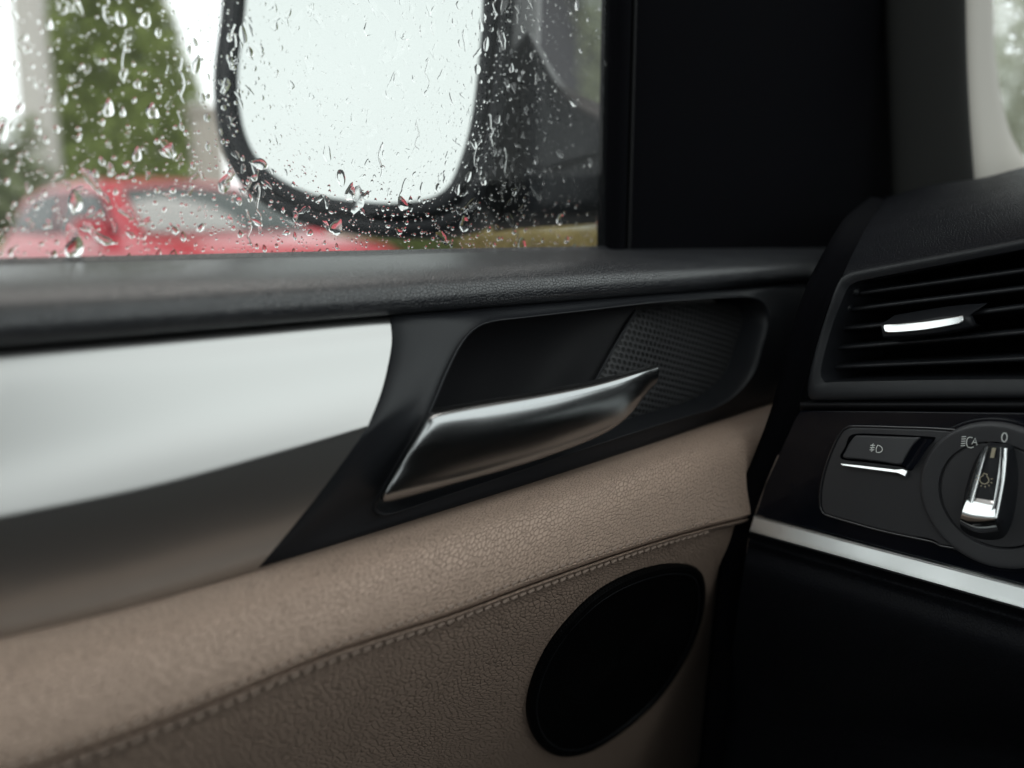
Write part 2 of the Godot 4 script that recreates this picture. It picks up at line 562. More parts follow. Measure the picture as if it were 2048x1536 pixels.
func build_outside():
	var wet := mat(0.09, 0.092, 0.094, 0.3)
	wet.roughness_texture = noise_tex(FastNoiseLite.TYPE_SIMPLEX, 0.02, 256, 21, 0.3, 1.0)
	wet.uv1_scale = Vector3(0.3, 0.3, 0.3)
	struct("road", box(Vector3(-150, -0.1, -4.2), Vector3(250, 0.0, 150)), wet)
	var soil := mat(0.10, 0.115, 0.05, 0.95)
	struct("grass_verge", box(Vector3(-150, -0.1, -250), Vector3(250, 0.05, -4.2)), soil)
	make_car()
	# clipped conifer
	var tree := thing("conifer_tree", "tall olive green clipped conifer behind the red car", "tree", Vector3(3.42, 0.05, -11.9))
	var bark := mat(0.16, 0.12, 0.09, 0.9)
	part("trunk", tube(PackedVector3Array([Vector3(0, -0.1, 0), Vector3(0.03, 2.5, 0), Vector3(0, 6.0, 0.02)]), 0.10, 9, 8), bark, tree)
	part("crown", leaves(15000, func(): return in_cone(6.9, 1.42), 0.10, 31), leaf_mat(0.215, 0.27, 0.055), tree)
	var pale := thing("bare_tree", "pale thick tree trunk left of the green conifer", "tree", Vector3(2.12, 0, -10.6))
	var pale_bark := mat(0.60, 0.56, 0.52, 0.9)
	part("trunk", loft_trunk(0.19, 9.0), pale_bark, pale)
	for k in 6:
		var a := k * 2.1
		part("limb", tube(PackedVector3Array([Vector3(0, 5.0 + k * 0.5, 0), Vector3(cos(a) * 0.9, 6.2 + k * 0.5, sin(a) * 0.9), Vector3(cos(a) * 1.8, 7.8 + k * 0.4, sin(a) * 1.7)]), 0.06, 7, 8), pale_bark, pale)
	part("crown", leaves(1500, func(): return in_ball(Vector3(0, 8.2, 0), Vector3(2.6, 1.6, 2.6)), 0.09, 33), leaf_mat(0.14, 0.17, 0.06), pale)
	for d in [["grey green leafy bush left of the red car", Vector3(1.5435, 1.4332, -9.4224), Vector3(0.62, 1.35, 0.6), 0.16, 0.19, 0.09, 1.1], ["low yellow green bush in front of the pale trunk", Vector3(1.4061, 1.2723, -8.1639), Vector3(0.45, 0.5, 0.45), 0.19, 0.22, 0.03, 0.6]]:
		var bush := thing("bush", d[0], "bush", Vector3(d[1].x, 0.0, d[1].z))
		part("foliage", leaves(3600, func(): return in_ball(Vector3(0, d[6], 0), d[2]), 0.075, 35), leaf_mat(d[3], d[4], d[5]), bush)
		part("stem", tube(PackedVector3Array([Vector3(0, 0, 0), Vector3(0.05, 0.4, 0.02), Vector3(0.0, 0.9, 0)]), 0.03, 6, 5), bark, bush)
	# gate pillar
	var gp := thing("gate_pillar", "beige gate pillar between the conifer and the door mirror", "pillar", Vector3(3.72, 0, -9.6))
	var stone := mat(0.46, 0.41, 0.36, 0.9)
	part("shaft", box(Vector3(-0.14, 0, -0.14), Vector3(0.14, 2.45, 0.14)), stone, gp)
	part("cap", box(Vector3(-0.18, 2.45, -0.18), Vector3(0.18, 2.53, 0.18)), stone, gp)
	# hedges beyond the road
	hedge("hedge", "low clipped green hedge seen under the door mirror", Vector3(4.2098, 1.135, -8.822), Vector3(5.3257, 1.1379, -6.8084), 1.10, leaf_mat(0.10, 0.14, 0.025), 41)
	hedge("hedge", "low ochre autumn hedge under the mirror foot", Vector3(5.2844, 1.1383, -6.7101), Vector3(6.5575, 1.1398, -5.0969), 1.13, leaf_mat(0.30, 0.225, 0.085), 42)
	# gabled house ahead
	var h := thing("gabled_house", "grey steep-roofed house behind the door mirror", "house", Vector3(9.7782, 1.1594, -11.447))
	h.position.y = 0
	h.rotation.y = deg_to_rad(-40)
	var wall := mat(0.095, 0.09, 0.102, 0.9)
	var slate := mat(0.30, 0.33, 0.37, 0.6)
	part("wall", slab(PackedVector3Array([Vector3(-2.4, -0.1, 0), Vector3(2.4, -0.1, 0), Vector3(2.4, 2.9, 0), Vector3(0, 7.2, 0), Vector3(-2.4, 2.9, 0)]), Vector3(0, 0, 1), 6.0, 0.005), wall, h)
	for s in [-1.0, 1.0]:
		part("roof", slab(PackedVector3Array([Vector3(s * 2.75, 2.5, 0.35), Vector3(s * 3.15, 2.62, 0.35), Vector3(0, 8.0, 0.35), Vector3(0, 7.3, 0.35)]), Vector3(0, 0, 1), 6.7, 0.01), slate, h)
	var win := part("window", slab(PackedVector3Array([Vector3(0.6, 1.2, 0.03), Vector3(1.6, 1.2, 0.03), Vector3(1.6, 2.5, 0.03), Vector3(0.6, 2.5, 0.03)]), Vector3(0, 0, 1), 0.04, 0.005), mat(0.75, 0.75, 0.73, 0.6), h)
	part("glazing", slab(PackedVector3Array([Vector3(0.68, 1.28, 0.035), Vector3(1.52, 1.28, 0.035), Vector3(1.52, 2.42, 0.035), Vector3(0.68, 2.42, 0.035)]), Vector3(0, 0, 1), 0.01, 0.001), mat(0.03, 0.03, 0.035, 0.05), win)
	var far := thing("birch_tree", "thin pale leaved tree beside the grey house", "tree", Vector3(9.8289, 1.1608, -8.7349))
	far.position.y = 0
	part("trunk", loft_trunk(0.09, 7.0), pale_bark, far)
	part("crown", leaves(2600, func(): return in_ball(Vector3(0, 4.4, 0), Vector3(0.9, 3.2, 0.9)), 0.07, 36), leaf_mat(0.20, 0.22, 0.15), far)

	for e in [["broad dark tree ahead through the windscreen", Vector3(16.031, 1.1601, -4.8102), 1.6, 5.2, 51], ["tall pale tree ahead beyond the dark one", Vector3(24.529, 1.1545, -8.2804), 2.2, 9.0, 52]]:
		var t := thing("roadside_tree", e[0], "tree", Vector3(e[1].x, 0, e[1].z))
		part("trunk", loft_trunk(0.15, e[3]), bark, t)
		part("crown", leaves(1500, func(): return in_ball(Vector3(0, e[3] * 0.62, 0), Vector3(e[2], e[3] * 0.42, e[2])), 0.13, e[4]), leaf_mat(0.5, 0.52, 0.47), t)

func part(called: String, mesh: Mesh, m: Material, parent: Node3D) -> MeshInstance3D:   # a part modelled in its parent's own axes
	var o := MeshInstance3D.new()
	o.name = called
	o.mesh = mesh
	o.material_override = m
	parent.add_child(o, true)
	return o

func leaf_mat(r: float, g: float, b: float) -> StandardMaterial3D:
	var m := mat(r, g, b, 0.6)
	m.backlight_enabled = true
	m.backlight = Color(0.5, 0.5, 0.4)
	return m

func in_cone(h: float, r: float) -> Vector3:
	var y := h * (1.0 - pow(rng.randf(), 0.55))
	var k := r * minf(1.0, (y + 0.5) / 1.5) * pow(maxf(1.0 - y / h, 0.0), 0.75) * 1.15
	var a := rng.randf() * TAU
	k *= (0.88 + 0.12 * sin(a * 5 + y * 2.2)) * pow(rng.randf(), 0.3)
	return Vector3(cos(a) * k, y, sin(a) * k)

func in_ball(c: Vector3, r: Vector3) -> Vector3:
	var d := Vector3(rng.randfn(), rng.randfn(), rng.randfn()).normalized()
	var lump := 0.82 + 0.18 * sin(d.x * 7.0 + 1.0) * sin(d.y * 6.0) + 0.1 * sin(d.z * 9.0)
	return c + d * r * lump * pow(rng.randf(), 0.3)

func leaves(count: int, where: Callable, size: float, sd: int) -> ArrayMesh:
	rng.seed = sd
	var mb := MB.new()
	for i in count:
		var c: Vector3 = where.call()
		var u := Vector3(rng.randfn(), rng.randfn(), rng.randfn()).normalized()
		var w := u.cross(Vector3(rng.randfn(), rng.randfn(), rng.randfn())).normalized()
		var n := u.cross(w).normalized()
		var k := size * rng.randf_range(0.6, 1.4)
		mb.quad(mb.vert(c - u * k, n), mb.vert(c + w * k * 0.45, n), mb.vert(c + u * k, n), mb.vert(c - w * k * 0.45, n))
	return mb.mesh()

func loft_trunk(r: float, h: float) -> ArrayMesh:
	var grid := []
	for i in 13:
		var row := PackedVector3Array()
		var t := i / 12.0
		var k := r * (1.25 - t) * (1.0 + 0.5 * maxf(0.0, 0.1 - t) * 5)
		for j in 12:
			var a := TAU * j / 12
			row.append(Vector3(cos(a) * k * (1 + 0.06 * sin(3 * a + i)) + 0.10 * sin(t * 4.0), t * h, sin(a) * k))
		grid.append(row)
	return skin(grid, true, Vector3(100, 2, 0)) if false else skin(grid, true, EYE)

func hedge(called: String, label: String, a: Vector3, b: Vector3, top: float, m: Material, sd: int):
	var o := thing(called, label, "hedge", Vector3((a.x + b.x) / 2, 0, (a.z + b.z) / 2), "clipped hedges across the road")
	var half := Vector3(b.x - a.x, 0, b.z - a.z) / 2
	var across := half.normalized().cross(Vector3.UP)
	part("foliage", leaves(5200, func(): return half * rng.randf_range(-1, 1) + across * rng.randf_range(-0.35, 0.35) + Vector3.UP * (top * (1.0 - pow(rng.randf(), 1.7) * 0.98) + 0.02 * rng.randfn()), 0.05, sd), m, o)
	var row := []
	for k in 9:
		var p := half * (k / 4.0 - 1.0)
		part("stem", tube(PackedVector3Array([p + Vector3(0, -0.02, 0), p + Vector3(0.03, 0.4, 0.01), p + Vector3(0, 0.9, 0)]), 0.02, 6, 4), mat(0.1, 0.08, 0.06, 0.9), o)

func make_car():
	var car := thing("red_car", "small red car parked facing us beyond the wet side window", "car", Vector3(2.08, 0.05, -5.97))
	car.rotation.y = deg_to_rad(-82)
	var red := mat(0.46, 0.010, 0.030, 0.42)
	red.clearcoat_enabled = true
	red.clearcoat = 0.55
	red.clearcoat_roughness = 0.08
	var glass := mat(0.05, 0.075, 0.075, 0.03)
	glass.metallic_specular = 0.95
	var side_glass := mat(0.02, 0.025, 0.025, 0.05)
	side_glass.metallic_specular = 0.35
	var black := mat(0.015, 0.015, 0.016, 0.5)
	var grid := []
	for s in [[-1.53, 0.62, 0.55], [-1.50, 0.74, 0.85], [-1.40, 0.80, 0.98], [-1.0, 0.84, 1.06], [-0.3, 0.85, 1.07], [0.5, 0.85, 1.07], [0.9, 0.84, 1.065], [1.3, 0.82, 1.035], [1.65, 0.78, 0.98], [1.86, 0.70, 0.84], [1.95, 0.60, 0.52]]:
		var w: float = s[1]
		var t: float = s[2]
		grid.append(PackedVector3Array([Vector3(s[0], 0.20, w * 0.92), Vector3(s[0], 0.26, w * 0.97), Vector3(s[0], 0.26 + (t - 0.26) * 0.5, w), Vector3(s[0], 0.26 + (t - 0.26) * 0.82, w * 0.98), Vector3(s[0], t - 0.03, w * 0.90), Vector3(s[0], t, w * 0.80), Vector3(s[0], t + 0.02, w * 0.4), Vector3(s[0], t + 0.025, 0),
			Vector3(s[0], t + 0.02, -w * 0.4), Vector3(s[0], t, -w * 0.80), Vector3(s[0], t - 0.03, -w * 0.90), Vector3(s[0], 0.26 + (t - 0.26) * 0.82, -w * 0.98), Vector3(s[0], 0.26 + (t - 0.26) * 0.5, -w), Vector3(s[0], 0.26, -w * 0.97), Vector3(s[0], 0.20, -w * 0.92)]))
	part("body", loft(grid, 40, 4, false, Vector3(0, 20, 0)), red, car)
	grid = []
	for s in [[-1.46, 0.97, 0.66], [-1.40, 1.08, 0.65], [-1.20, 1.33, 0.60], [-0.95, 1.40, 0.58], [-0.4, 1.435, 0.57], [0.0, 1.425, 0.56], [0.18, 1.39, 0.56], [0.50, 1.23, 0.60], [0.86, 1.05, 0.66]]:
		var t: float = s[1]
		var w: float = s[2]
		grid.append(PackedVector3Array([Vector3(s[0], 0.90, 0.72), Vector3(s[0], 0.97, 0.71), Vector3(s[0], lerpf(0.97, t, 0.75), lerpf(0.71, w, 0.7)), Vector3(s[0], t - 0.02, w - 0.03), Vector3(s[0], t + 0.01, w - 0.12), Vector3(s[0], t + 0.03, 0),
			Vector3(s[0], t + 0.01, 0.12 - w), Vector3(s[0], t - 0.02, 0.03 - w), Vector3(s[0], lerpf(0.97, t, 0.75), -lerpf(0.71, w, 0.7)), Vector3(s[0], 0.97, -0.71), Vector3(s[0], 0.90, -0.72)]))
	part("roof", loft(grid, 36, 4, false, Vector3(0, 20, 0)), red, car)
	var front := Vector3(0.53, 0.85, 0).normalized()
	part("windscreen", loft([PackedVector3Array([Vector3(0.84, 1.09, 0.60), Vector3(0.88, 1.095, 0), Vector3(0.84, 1.09, -0.60)]), PackedVector3Array([Vector3(0.54, 1.24, 0.54), Vector3(0.565, 1.265, 0), Vector3(0.54, 1.24, -0.54)]), PackedVector3Array([Vector3(0.24, 1.375, 0.47), Vector3(0.255, 1.405, 0), Vector3(0.24, 1.375, -0.47)])], 20, 6, false, Vector3(9, 9, 0)), glass, car)
	part("rear_window", slab(PackedVector3Array([Vector3(-1.42, 1.10, 0.5), Vector3(-1.42, 1.10, -0.5), Vector3(-1.24, 1.33, -0.45), Vector3(-1.24, 1.33, 0.45)]), Vector3(-0.7, 0.7, 0).normalized(), 0.01, 0.004), glass, car)
	for s in [1.0, -1.0]:
		for q in [[[0.60, 1.07], [0.20, 1.34], [-0.30, 1.37], [-0.34, 1.07]], [[-0.42, 1.07], [-0.38, 1.37], [-0.90, 1.345], [-1.14, 1.20], [-1.18, 1.09]]]:
			var out := PackedVector3Array()
			for e in q:
				out.append(Vector3(e[0], e[1], s * lerpf(0.728, 0.60, (e[1] - 1.0) / 0.37)))
			part("side_window", slab(out, Vector3(0, 0.33, s * 0.944).normalized(), 0.03, 0.006), side_glass, car)
		part("door_mirror", box(Vector3(0.50, 1.06, minf(s * 0.72, s * 0.90)), Vector3(0.60, 1.17, maxf(s * 0.72, s * 0.90))), red, car)
		var lamp := SphereMesh.new()
		lamp.radius = 0.13
		lamp.height = 0.20
		part("headlight", lamp, mat(0.7, 0.72, 0.72, 0.08), car).position = Vector3(1.78, 0.66, s * 0.55)
		for x in [1.22, -0.95]:
			var tyre := CylinderMesh.new()
			tyre.top_radius = 0.30
			tyre.bottom_radius = 0.30
			tyre.height = 0.20
			var wheel := part("wheel", tyre, black, car)
			wheel.position = Vector3(x, 0.30, s * 0.77)
			wheel.rotation.x = PI / 2
			var hub := CylinderMesh.new()
			hub.top_radius = 0.19
			hub.bottom_radius = 0.19
			hub.height = 0.215
			part("rim", hub, M.satin, wheel)
	part("grille", box(Vector3(1.90, 0.42, -0.35), Vector3(1.965, 0.52, 0.35)), black, car)

func build_door():
	var door := thing("car_door", "driver's door panel of beige leather, black plastic and satin silver below the rainy window", "car door", Vector3(0.2, 0.35, 0.0), "", "thing")
	obj("outer_skin", box(Vector3(-0.55, 0.35, -0.10), Vector3(0.95, 1.135, -0.085)), M.rubber, door)
	# padded top rail: one profile drawn along the door
	var prof := [[1.120, -0.050], [1.1568, -0.0470], [1.1577, -0.040], [1.1567, -0.02], [1.1540, 0.0], [1.1502, 0.0105], [1.1460, 0.0150], [1.1410, 0.0155], [1.1370, 0.011], [1.1355, 0.0]]
	var rails := []
	for a in prof:
		rails.append(PackedVector3Array([Vector3(-0.35, a[0], a[1]), Vector3(0.0, a[0], a[1]), Vector3(0.3, a[0], a[1]), Vector3(0.66, a[0] - 0.002, a[1] - 0.004)]))
	obj("belt_pad", loft(rails, 60, 4), M.black_leather, door, "black grained padded rail along the window sill")
	# satin silver trim with a crease
	rails = [
		PackedVector3Array([Vector3(0.00989, 1.1332, -0.004), Vector3(0.04072, 1.1334, -0.004), Vector3(0.10016, 1.1337, -0.004), Vector3(0.15829, 1.1341, -0.004), Vector3(0.17715, 1.1341, -0.004)]),
		PackedVector3Array([Vector3(0.00941, 1.1346, 0.009), Vector3(0.03883, 1.1348, 0.009), Vector3(0.09555, 1.135, 0.009), Vector3(0.15103, 1.1354, 0.009), Vector3(0.16835, 1.1352, 0.009)]),
		PackedVector3Array([Vector3(0.00818, 1.126, 0.0135), Vector3(0.03716, 1.1252, 0.0135), Vector3(0.09324, 1.1253, 0.0135), Vector3(0.14811, 1.126, 0.0135), Vector3(0.16591, 1.1262, 0.0135)]),
		PackedVector3Array([Vector3(0.00563, 1.1076, 0.0218), Vector3(0.03411, 1.1078, 0.0218), Vector3(0.08919, 1.1104, 0.0218), Vector3(0.13887, 1.1122, 0.0218), Vector3(0.15659, 1.1124, 0.0218)]),
		PackedVector3Array([Vector3(0.0039, 1.0943, 0.0256), Vector3(0.03215, 1.0942, 0.0256), Vector3(0.07157, 1.0948, 0.0256), Vector3(0.11189, 1.0978, 0.0256), Vector3(0.14842, 1.1011, 0.0256)]),
		PackedVector3Array([Vector3(0.00339, 1.0899, 0.0256), Vector3(0.03168, 1.0896, 0.0256), Vector3(0.07118, 1.0899, 0.0256), Vector3(0.11163, 1.0931, 0.0256), Vector3(0.14536, 1.0967, 0.0256)]),
		PackedVector3Array([Vector3(0.00205, 1.0773, 0.0232), Vector3(0.03073, 1.0764, 0.0232), Vector3(0.07084, 1.0763, 0.0232), Vector3(0.10306, 1.0784, 0.0232), Vector3(0.13073, 1.0796, 0.0232)]),
		PackedVector3Array([Vector3(0.00074, 1.0649, 0.0205), Vector3(0.02981, 1.0631, 0.0205), Vector3(0.06317, 1.0628, 0.0205), Vector3(0.08967, 1.0642, 0.0205), Vector3(0.11795, 1.0655, 0.0205)]),
		PackedVector3Array([Vector3(-0.00029, 1.0546, 0.0172), Vector3(0.02926, 1.0524, 0.0172), Vector3(0.06313, 1.0512, 0.0172), Vector3(0.08669, 1.0516, 0.0172), Vector3(0.10615, 1.0525, 0.0172)]),
		PackedVector3Array([Vector3(-0.00038, 1.0465, 0), Vector3(0.03111, 1.0441, 0), Vector3(0.0672, 1.0428, 0), Vector3(0.09231, 1.0431, 0), Vector3(0.11344, 1.0439, 0)]),
	]
	obj("silver_trim", loft(rearward(rails), 110, 6), M.silver, door, "satin silver panel with a long crease")
	# black plastic surround of the handle and tweeter
	var outer := PackedVector3Array([Vector3(0.17107, 1.1358, 0.009), Vector3(0.19682, 1.1365, 0.009), Vector3(0.25218, 1.1369, 0.009), Vector3(0.32054, 1.137, 0.009), Vector3(0.40717, 1.1365, 0.009), Vector3(0.48773, 1.1365, 0.009), Vector3(0.48879, 1.1245, 0.01), Vector3(0.47686, 1.1066, 0.012), Vector3(0.46024, 1.0863, 0.013), Vector3(0.44402, 1.0663, 0.012), Vector3(0.38659, 1.0627, 0.011), Vector3(0.32195, 1.0584, 0.011), Vector3(0.25128, 1.0552, 0.011), Vector3(0.19391, 1.0529, 0.011), Vector3(0.14695, 1.0507, 0.01), Vector3(0.1263, 1.0497, 0.0095), Vector3(0.11042, 1.0486, 0.0085), Vector3(0.12201, 1.0619, 0.014), Vector3(0.13358, 1.0778, 0.0195), Vector3(0.14172, 1.0919, 0.0245), Vector3(0.14832, 1.1001, 0.0264), Vector3(0.15787, 1.1122, 0.0218), Vector3(0.16723, 1.1257, 0.0135)])
	var hole := PackedVector3Array([Vector3(0.20235, 1.129, 0.017), Vector3(0.21265, 1.1312, 0.0155), Vector3(0.23277, 1.1315, 0.0145), Vector3(0.27372, 1.1321, 0.014), Vector3(0.32054, 1.1328, 0.014), Vector3(0.37541, 1.132, 0.014), Vector3(0.39857, 1.1305, 0.0145), Vector3(0.40952, 1.1257, 0.015), Vector3(0.41234, 1.117, 0.016), Vector3(0.40586, 1.104, 0.0175), Vector3(0.39813, 1.0897, 0.018), Vector3(0.38263, 1.079, 0.0175), Vector3(0.36434, 1.074, 0.0165), Vector3(0.33957, 1.0725, 0.0155), Vector3(0.30562, 1.0706, 0.015), Vector3(0.26027, 1.0675, 0.0145), Vector3(0.22072, 1.0645, 0.014), Vector3(0.18616, 1.0618, 0.0135), Vector3(0.16806, 1.0604, 0.013), Vector3(0.16069, 1.0607, 0.013), Vector3(0.15732, 1.0634, 0.0135), Vector3(0.15751, 1.0671, 0.0145), Vector3(0.1625, 1.0788, 0.019), Vector3(0.16928, 1.093, 0.0245), Vector3(0.17551, 1.1028, 0.0258), Vector3(0.18514, 1.1144, 0.0222), Vector3(0.19397, 1.1235, 0.019)])
	var lip := shrunk(hole, 1.05, Vector3(0, 0, -0.0002))
	obj("handle_surround", loft([shifted(outer, Vector3(0, 0, -0.012)), outer, lip, shrunk(hole, 1.022, Vector3(0, 0, 0.0022)), shrunk(hole, 1.002, Vector3(0, 0, 0.0008)), shrunk(hole, 0.992, Vector3(0, 0, -0.005)), shrunk(hole, 0.988, Vector3(0, 0, -0.016)), shrunk(hole, 0.985, Vector3(0, 0, -0.028))], 220, 4, true), M.plastic, door, "black plastic surround with a rounded pull recess")
	rails = [
		PackedVector3Array([Vector3(0.18831, 1.1491, 0.004), Vector3(0.23057, 1.1472, 0), Vector3(0.28054, 1.1449, -0.004), Vector3(0.32262, 1.1359, 0.002)]),
		PackedVector3Array([Vector3(0.19481, 1.1271, -0.01), Vector3(0.23768, 1.1254, -0.016), Vector3(0.28043, 1.1248, -0.014), Vector3(0.31807, 1.1253, -0.001)]),
		PackedVector3Array([Vector3(0.19436, 1.105, -0.014), Vector3(0.23393, 1.1019, -0.019), Vector3(0.27246, 1.1004, -0.016), Vector3(0.30426, 1.1085, -0.0015)]),
		PackedVector3Array([Vector3(0.18109, 1.0857, -0.01), Vector3(0.22109, 1.0808, -0.014), Vector3(0.2591, 1.0802, -0.012), Vector3(0.29289, 1.0938, -0.002)]),
		PackedVector3Array([Vector3(0.16679, 1.0605, 0), Vector3(0.20496, 1.0602, -0.004), Vector3(0.24581, 1.0618, -0.004), Vector3(0.28091, 1.0773, -0.003)]),
		PackedVector3Array([Vector3(0.15936, 1.0506, 0.004), Vector3(0.20032, 1.0445, 0.002), Vector3(0.24691, 1.0433, 0.002), Vector3(0.27431, 1.0618, -0.003)]),
	]
	obj("pull_cup", loft(rails, 40, 6), M.plastic_dark, door, "smooth black cup behind the handle")
	obj("cup_edge", tube(PackedVector3Array([Vector3(0.32009, 1.1278, 0.0005), Vector3(0.30957, 1.1169, 0.0005), Vector3(0.29861, 1.1042, 0.0005), Vector3(0.29031, 1.094, 0.0005), Vector3(0.28252, 1.0827, 0.0005)]), 0.0009, 8, 20), M.plastic, door)
	var grille := PackedVector3Array([Vector3(0.32146, 1.1248, -0.004), Vector3(0.34443, 1.1275, -0.004), Vector3(0.37764, 1.128, -0.003), Vector3(0.41541, 1.1261, -0.002), Vector3(0.4275, 1.1225, -0.001), Vector3(0.43255, 1.1135, -0.001), Vector3(0.42807, 1.1002, -0.001), Vector3(0.42015, 1.0852, -0.001), Vector3(0.40342, 1.0752, -0.001), Vector3(0.38403, 1.0705, -0.002), Vector3(0.35918, 1.0686, -0.003), Vector3(0.32783, 1.0659, -0.004), Vector3(0.29646, 1.0651, -0.004), Vector3(0.28303, 1.0702, -0.005), Vector3(0.29227, 1.087, -0.004), Vector3(0.30345, 1.1021, -0.004)])
	rails = [grille, shrunk(grille, 0.93, Vector3(0, 0, 0.0020)), shrunk(grille, 0.7, Vector3(0, 0, 0.0045)), shrunk(grille, 0.35, Vector3(0, 0, 0.0055)), shrunk(grille, 0.01, Vector3(0, 0, 0.0056))]
	var gm := loft(rails, 120, 4, true)
	obj("tweeter_grille", planar(gm), M.mesh, door, "black perforated tweeter grille")
	# pull lever
	rails = [
		PackedVector3Array([Vector3(0.17801, 1.1017, 0.0215), Vector3(0.18311, 1.1011, 0.022), Vector3(0.20161, 1.1012, 0.0235), Vector3(0.229, 1.102, 0.026), Vector3(0.2596, 1.103, 0.0285), Vector3(0.28343, 1.1051, 0.0305), Vector3(0.29765, 1.1063, 0.03)]),
		PackedVector3Array([Vector3(0.17141, 1.1005, 0.027), Vector3(0.17485, 1.1017, 0.03), Vector3(0.19532, 1.1022, 0.0315), Vector3(0.22374, 1.1026, 0.034), Vector3(0.25353, 1.1039, 0.0365), Vector3(0.27638, 1.1062, 0.0385), Vector3(0.29565, 1.1066, 0.035)]),
		PackedVector3Array([Vector3(0.16922, 1.0988, 0.0285), Vector3(0.171, 1.1005, 0.0335), Vector3(0.19254, 1.1003, 0.035), Vector3(0.22473, 1.1009, 0.0375), Vector3(0.25456, 1.1028, 0.04), Vector3(0.27536, 1.1049, 0.0415), Vector3(0.29452, 1.105, 0.0375)]),
		PackedVector3Array([Vector3(0.16744, 1.0955, 0.028), Vector3(0.16812, 1.0969, 0.0343), Vector3(0.19205, 1.0963, 0.0362), Vector3(0.22496, 1.0967, 0.0388), Vector3(0.25519, 1.0985, 0.041), Vector3(0.27597, 1.1009, 0.042), Vector3(0.29469, 1.1017, 0.0375)]),
		PackedVector3Array([Vector3(0.16426, 1.0899, 0.0265), Vector3(0.16407, 1.091, 0.0335), Vector3(0.19068, 1.0905, 0.036), Vector3(0.22531, 1.0909, 0.0385), Vector3(0.258, 1.0929, 0.04), Vector3(0.27791, 1.0958, 0.0405), Vector3(0.29428, 1.0982, 0.0362)]),
		PackedVector3Array([Vector3(0.1605, 1.083, 0.0248), Vector3(0.16028, 1.0836, 0.0313), Vector3(0.18986, 1.083, 0.0338), Vector3(0.22601, 1.0847, 0.0363), Vector3(0.2605, 1.0876, 0.0378), Vector3(0.2779, 1.0913, 0.0383), Vector3(0.29088, 1.0952, 0.0353)]),
		PackedVector3Array([Vector3(0.1557, 1.0768, 0.0248), Vector3(0.15624, 1.0767, 0.0298), Vector3(0.18693, 1.0764, 0.0311), Vector3(0.22431, 1.0788, 0.0336), Vector3(0.26032, 1.0826, 0.0351), Vector3(0.27652, 1.0865, 0.0361), Vector3(0.28764, 1.0917, 0.0346)]),
		PackedVector3Array([Vector3(0.15317, 1.0733, 0.0252), Vector3(0.15472, 1.072, 0.0282), Vector3(0.18462, 1.0721, 0.0292), Vector3(0.22425, 1.0742, 0.0312), Vector3(0.25816, 1.0782, 0.0327), Vector3(0.27471, 1.0834, 0.0342), Vector3(0.2854, 1.0896, 0.0342)]),
		PackedVector3Array([Vector3(0.15376, 1.0701, 0.023), Vector3(0.15635, 1.0682, 0.024), Vector3(0.18558, 1.069, 0.0245), Vector3(0.22677, 1.0712, 0.0265), Vector3(0.26083, 1.0754, 0.028), Vector3(0.27741, 1.0806, 0.03), Vector3(0.28776, 1.0873, 0.031)]),
		PackedVector3Array([Vector3(0.16068, 1.0655, 0.014), Vector3(0.16407, 1.0643, 0.014), Vector3(0.19285, 1.0654, 0.0145), Vector3(0.23616, 1.0675, 0.016), Vector3(0.27016, 1.0723, 0.018), Vector3(0.28707, 1.0777, 0.02), Vector3(0.29598, 1.0846, 0.022)]),
	]
	obj("door_handle", loft(rails, 80, 6), M.satin, door, "satin metal pull lever with a bright upper edge")
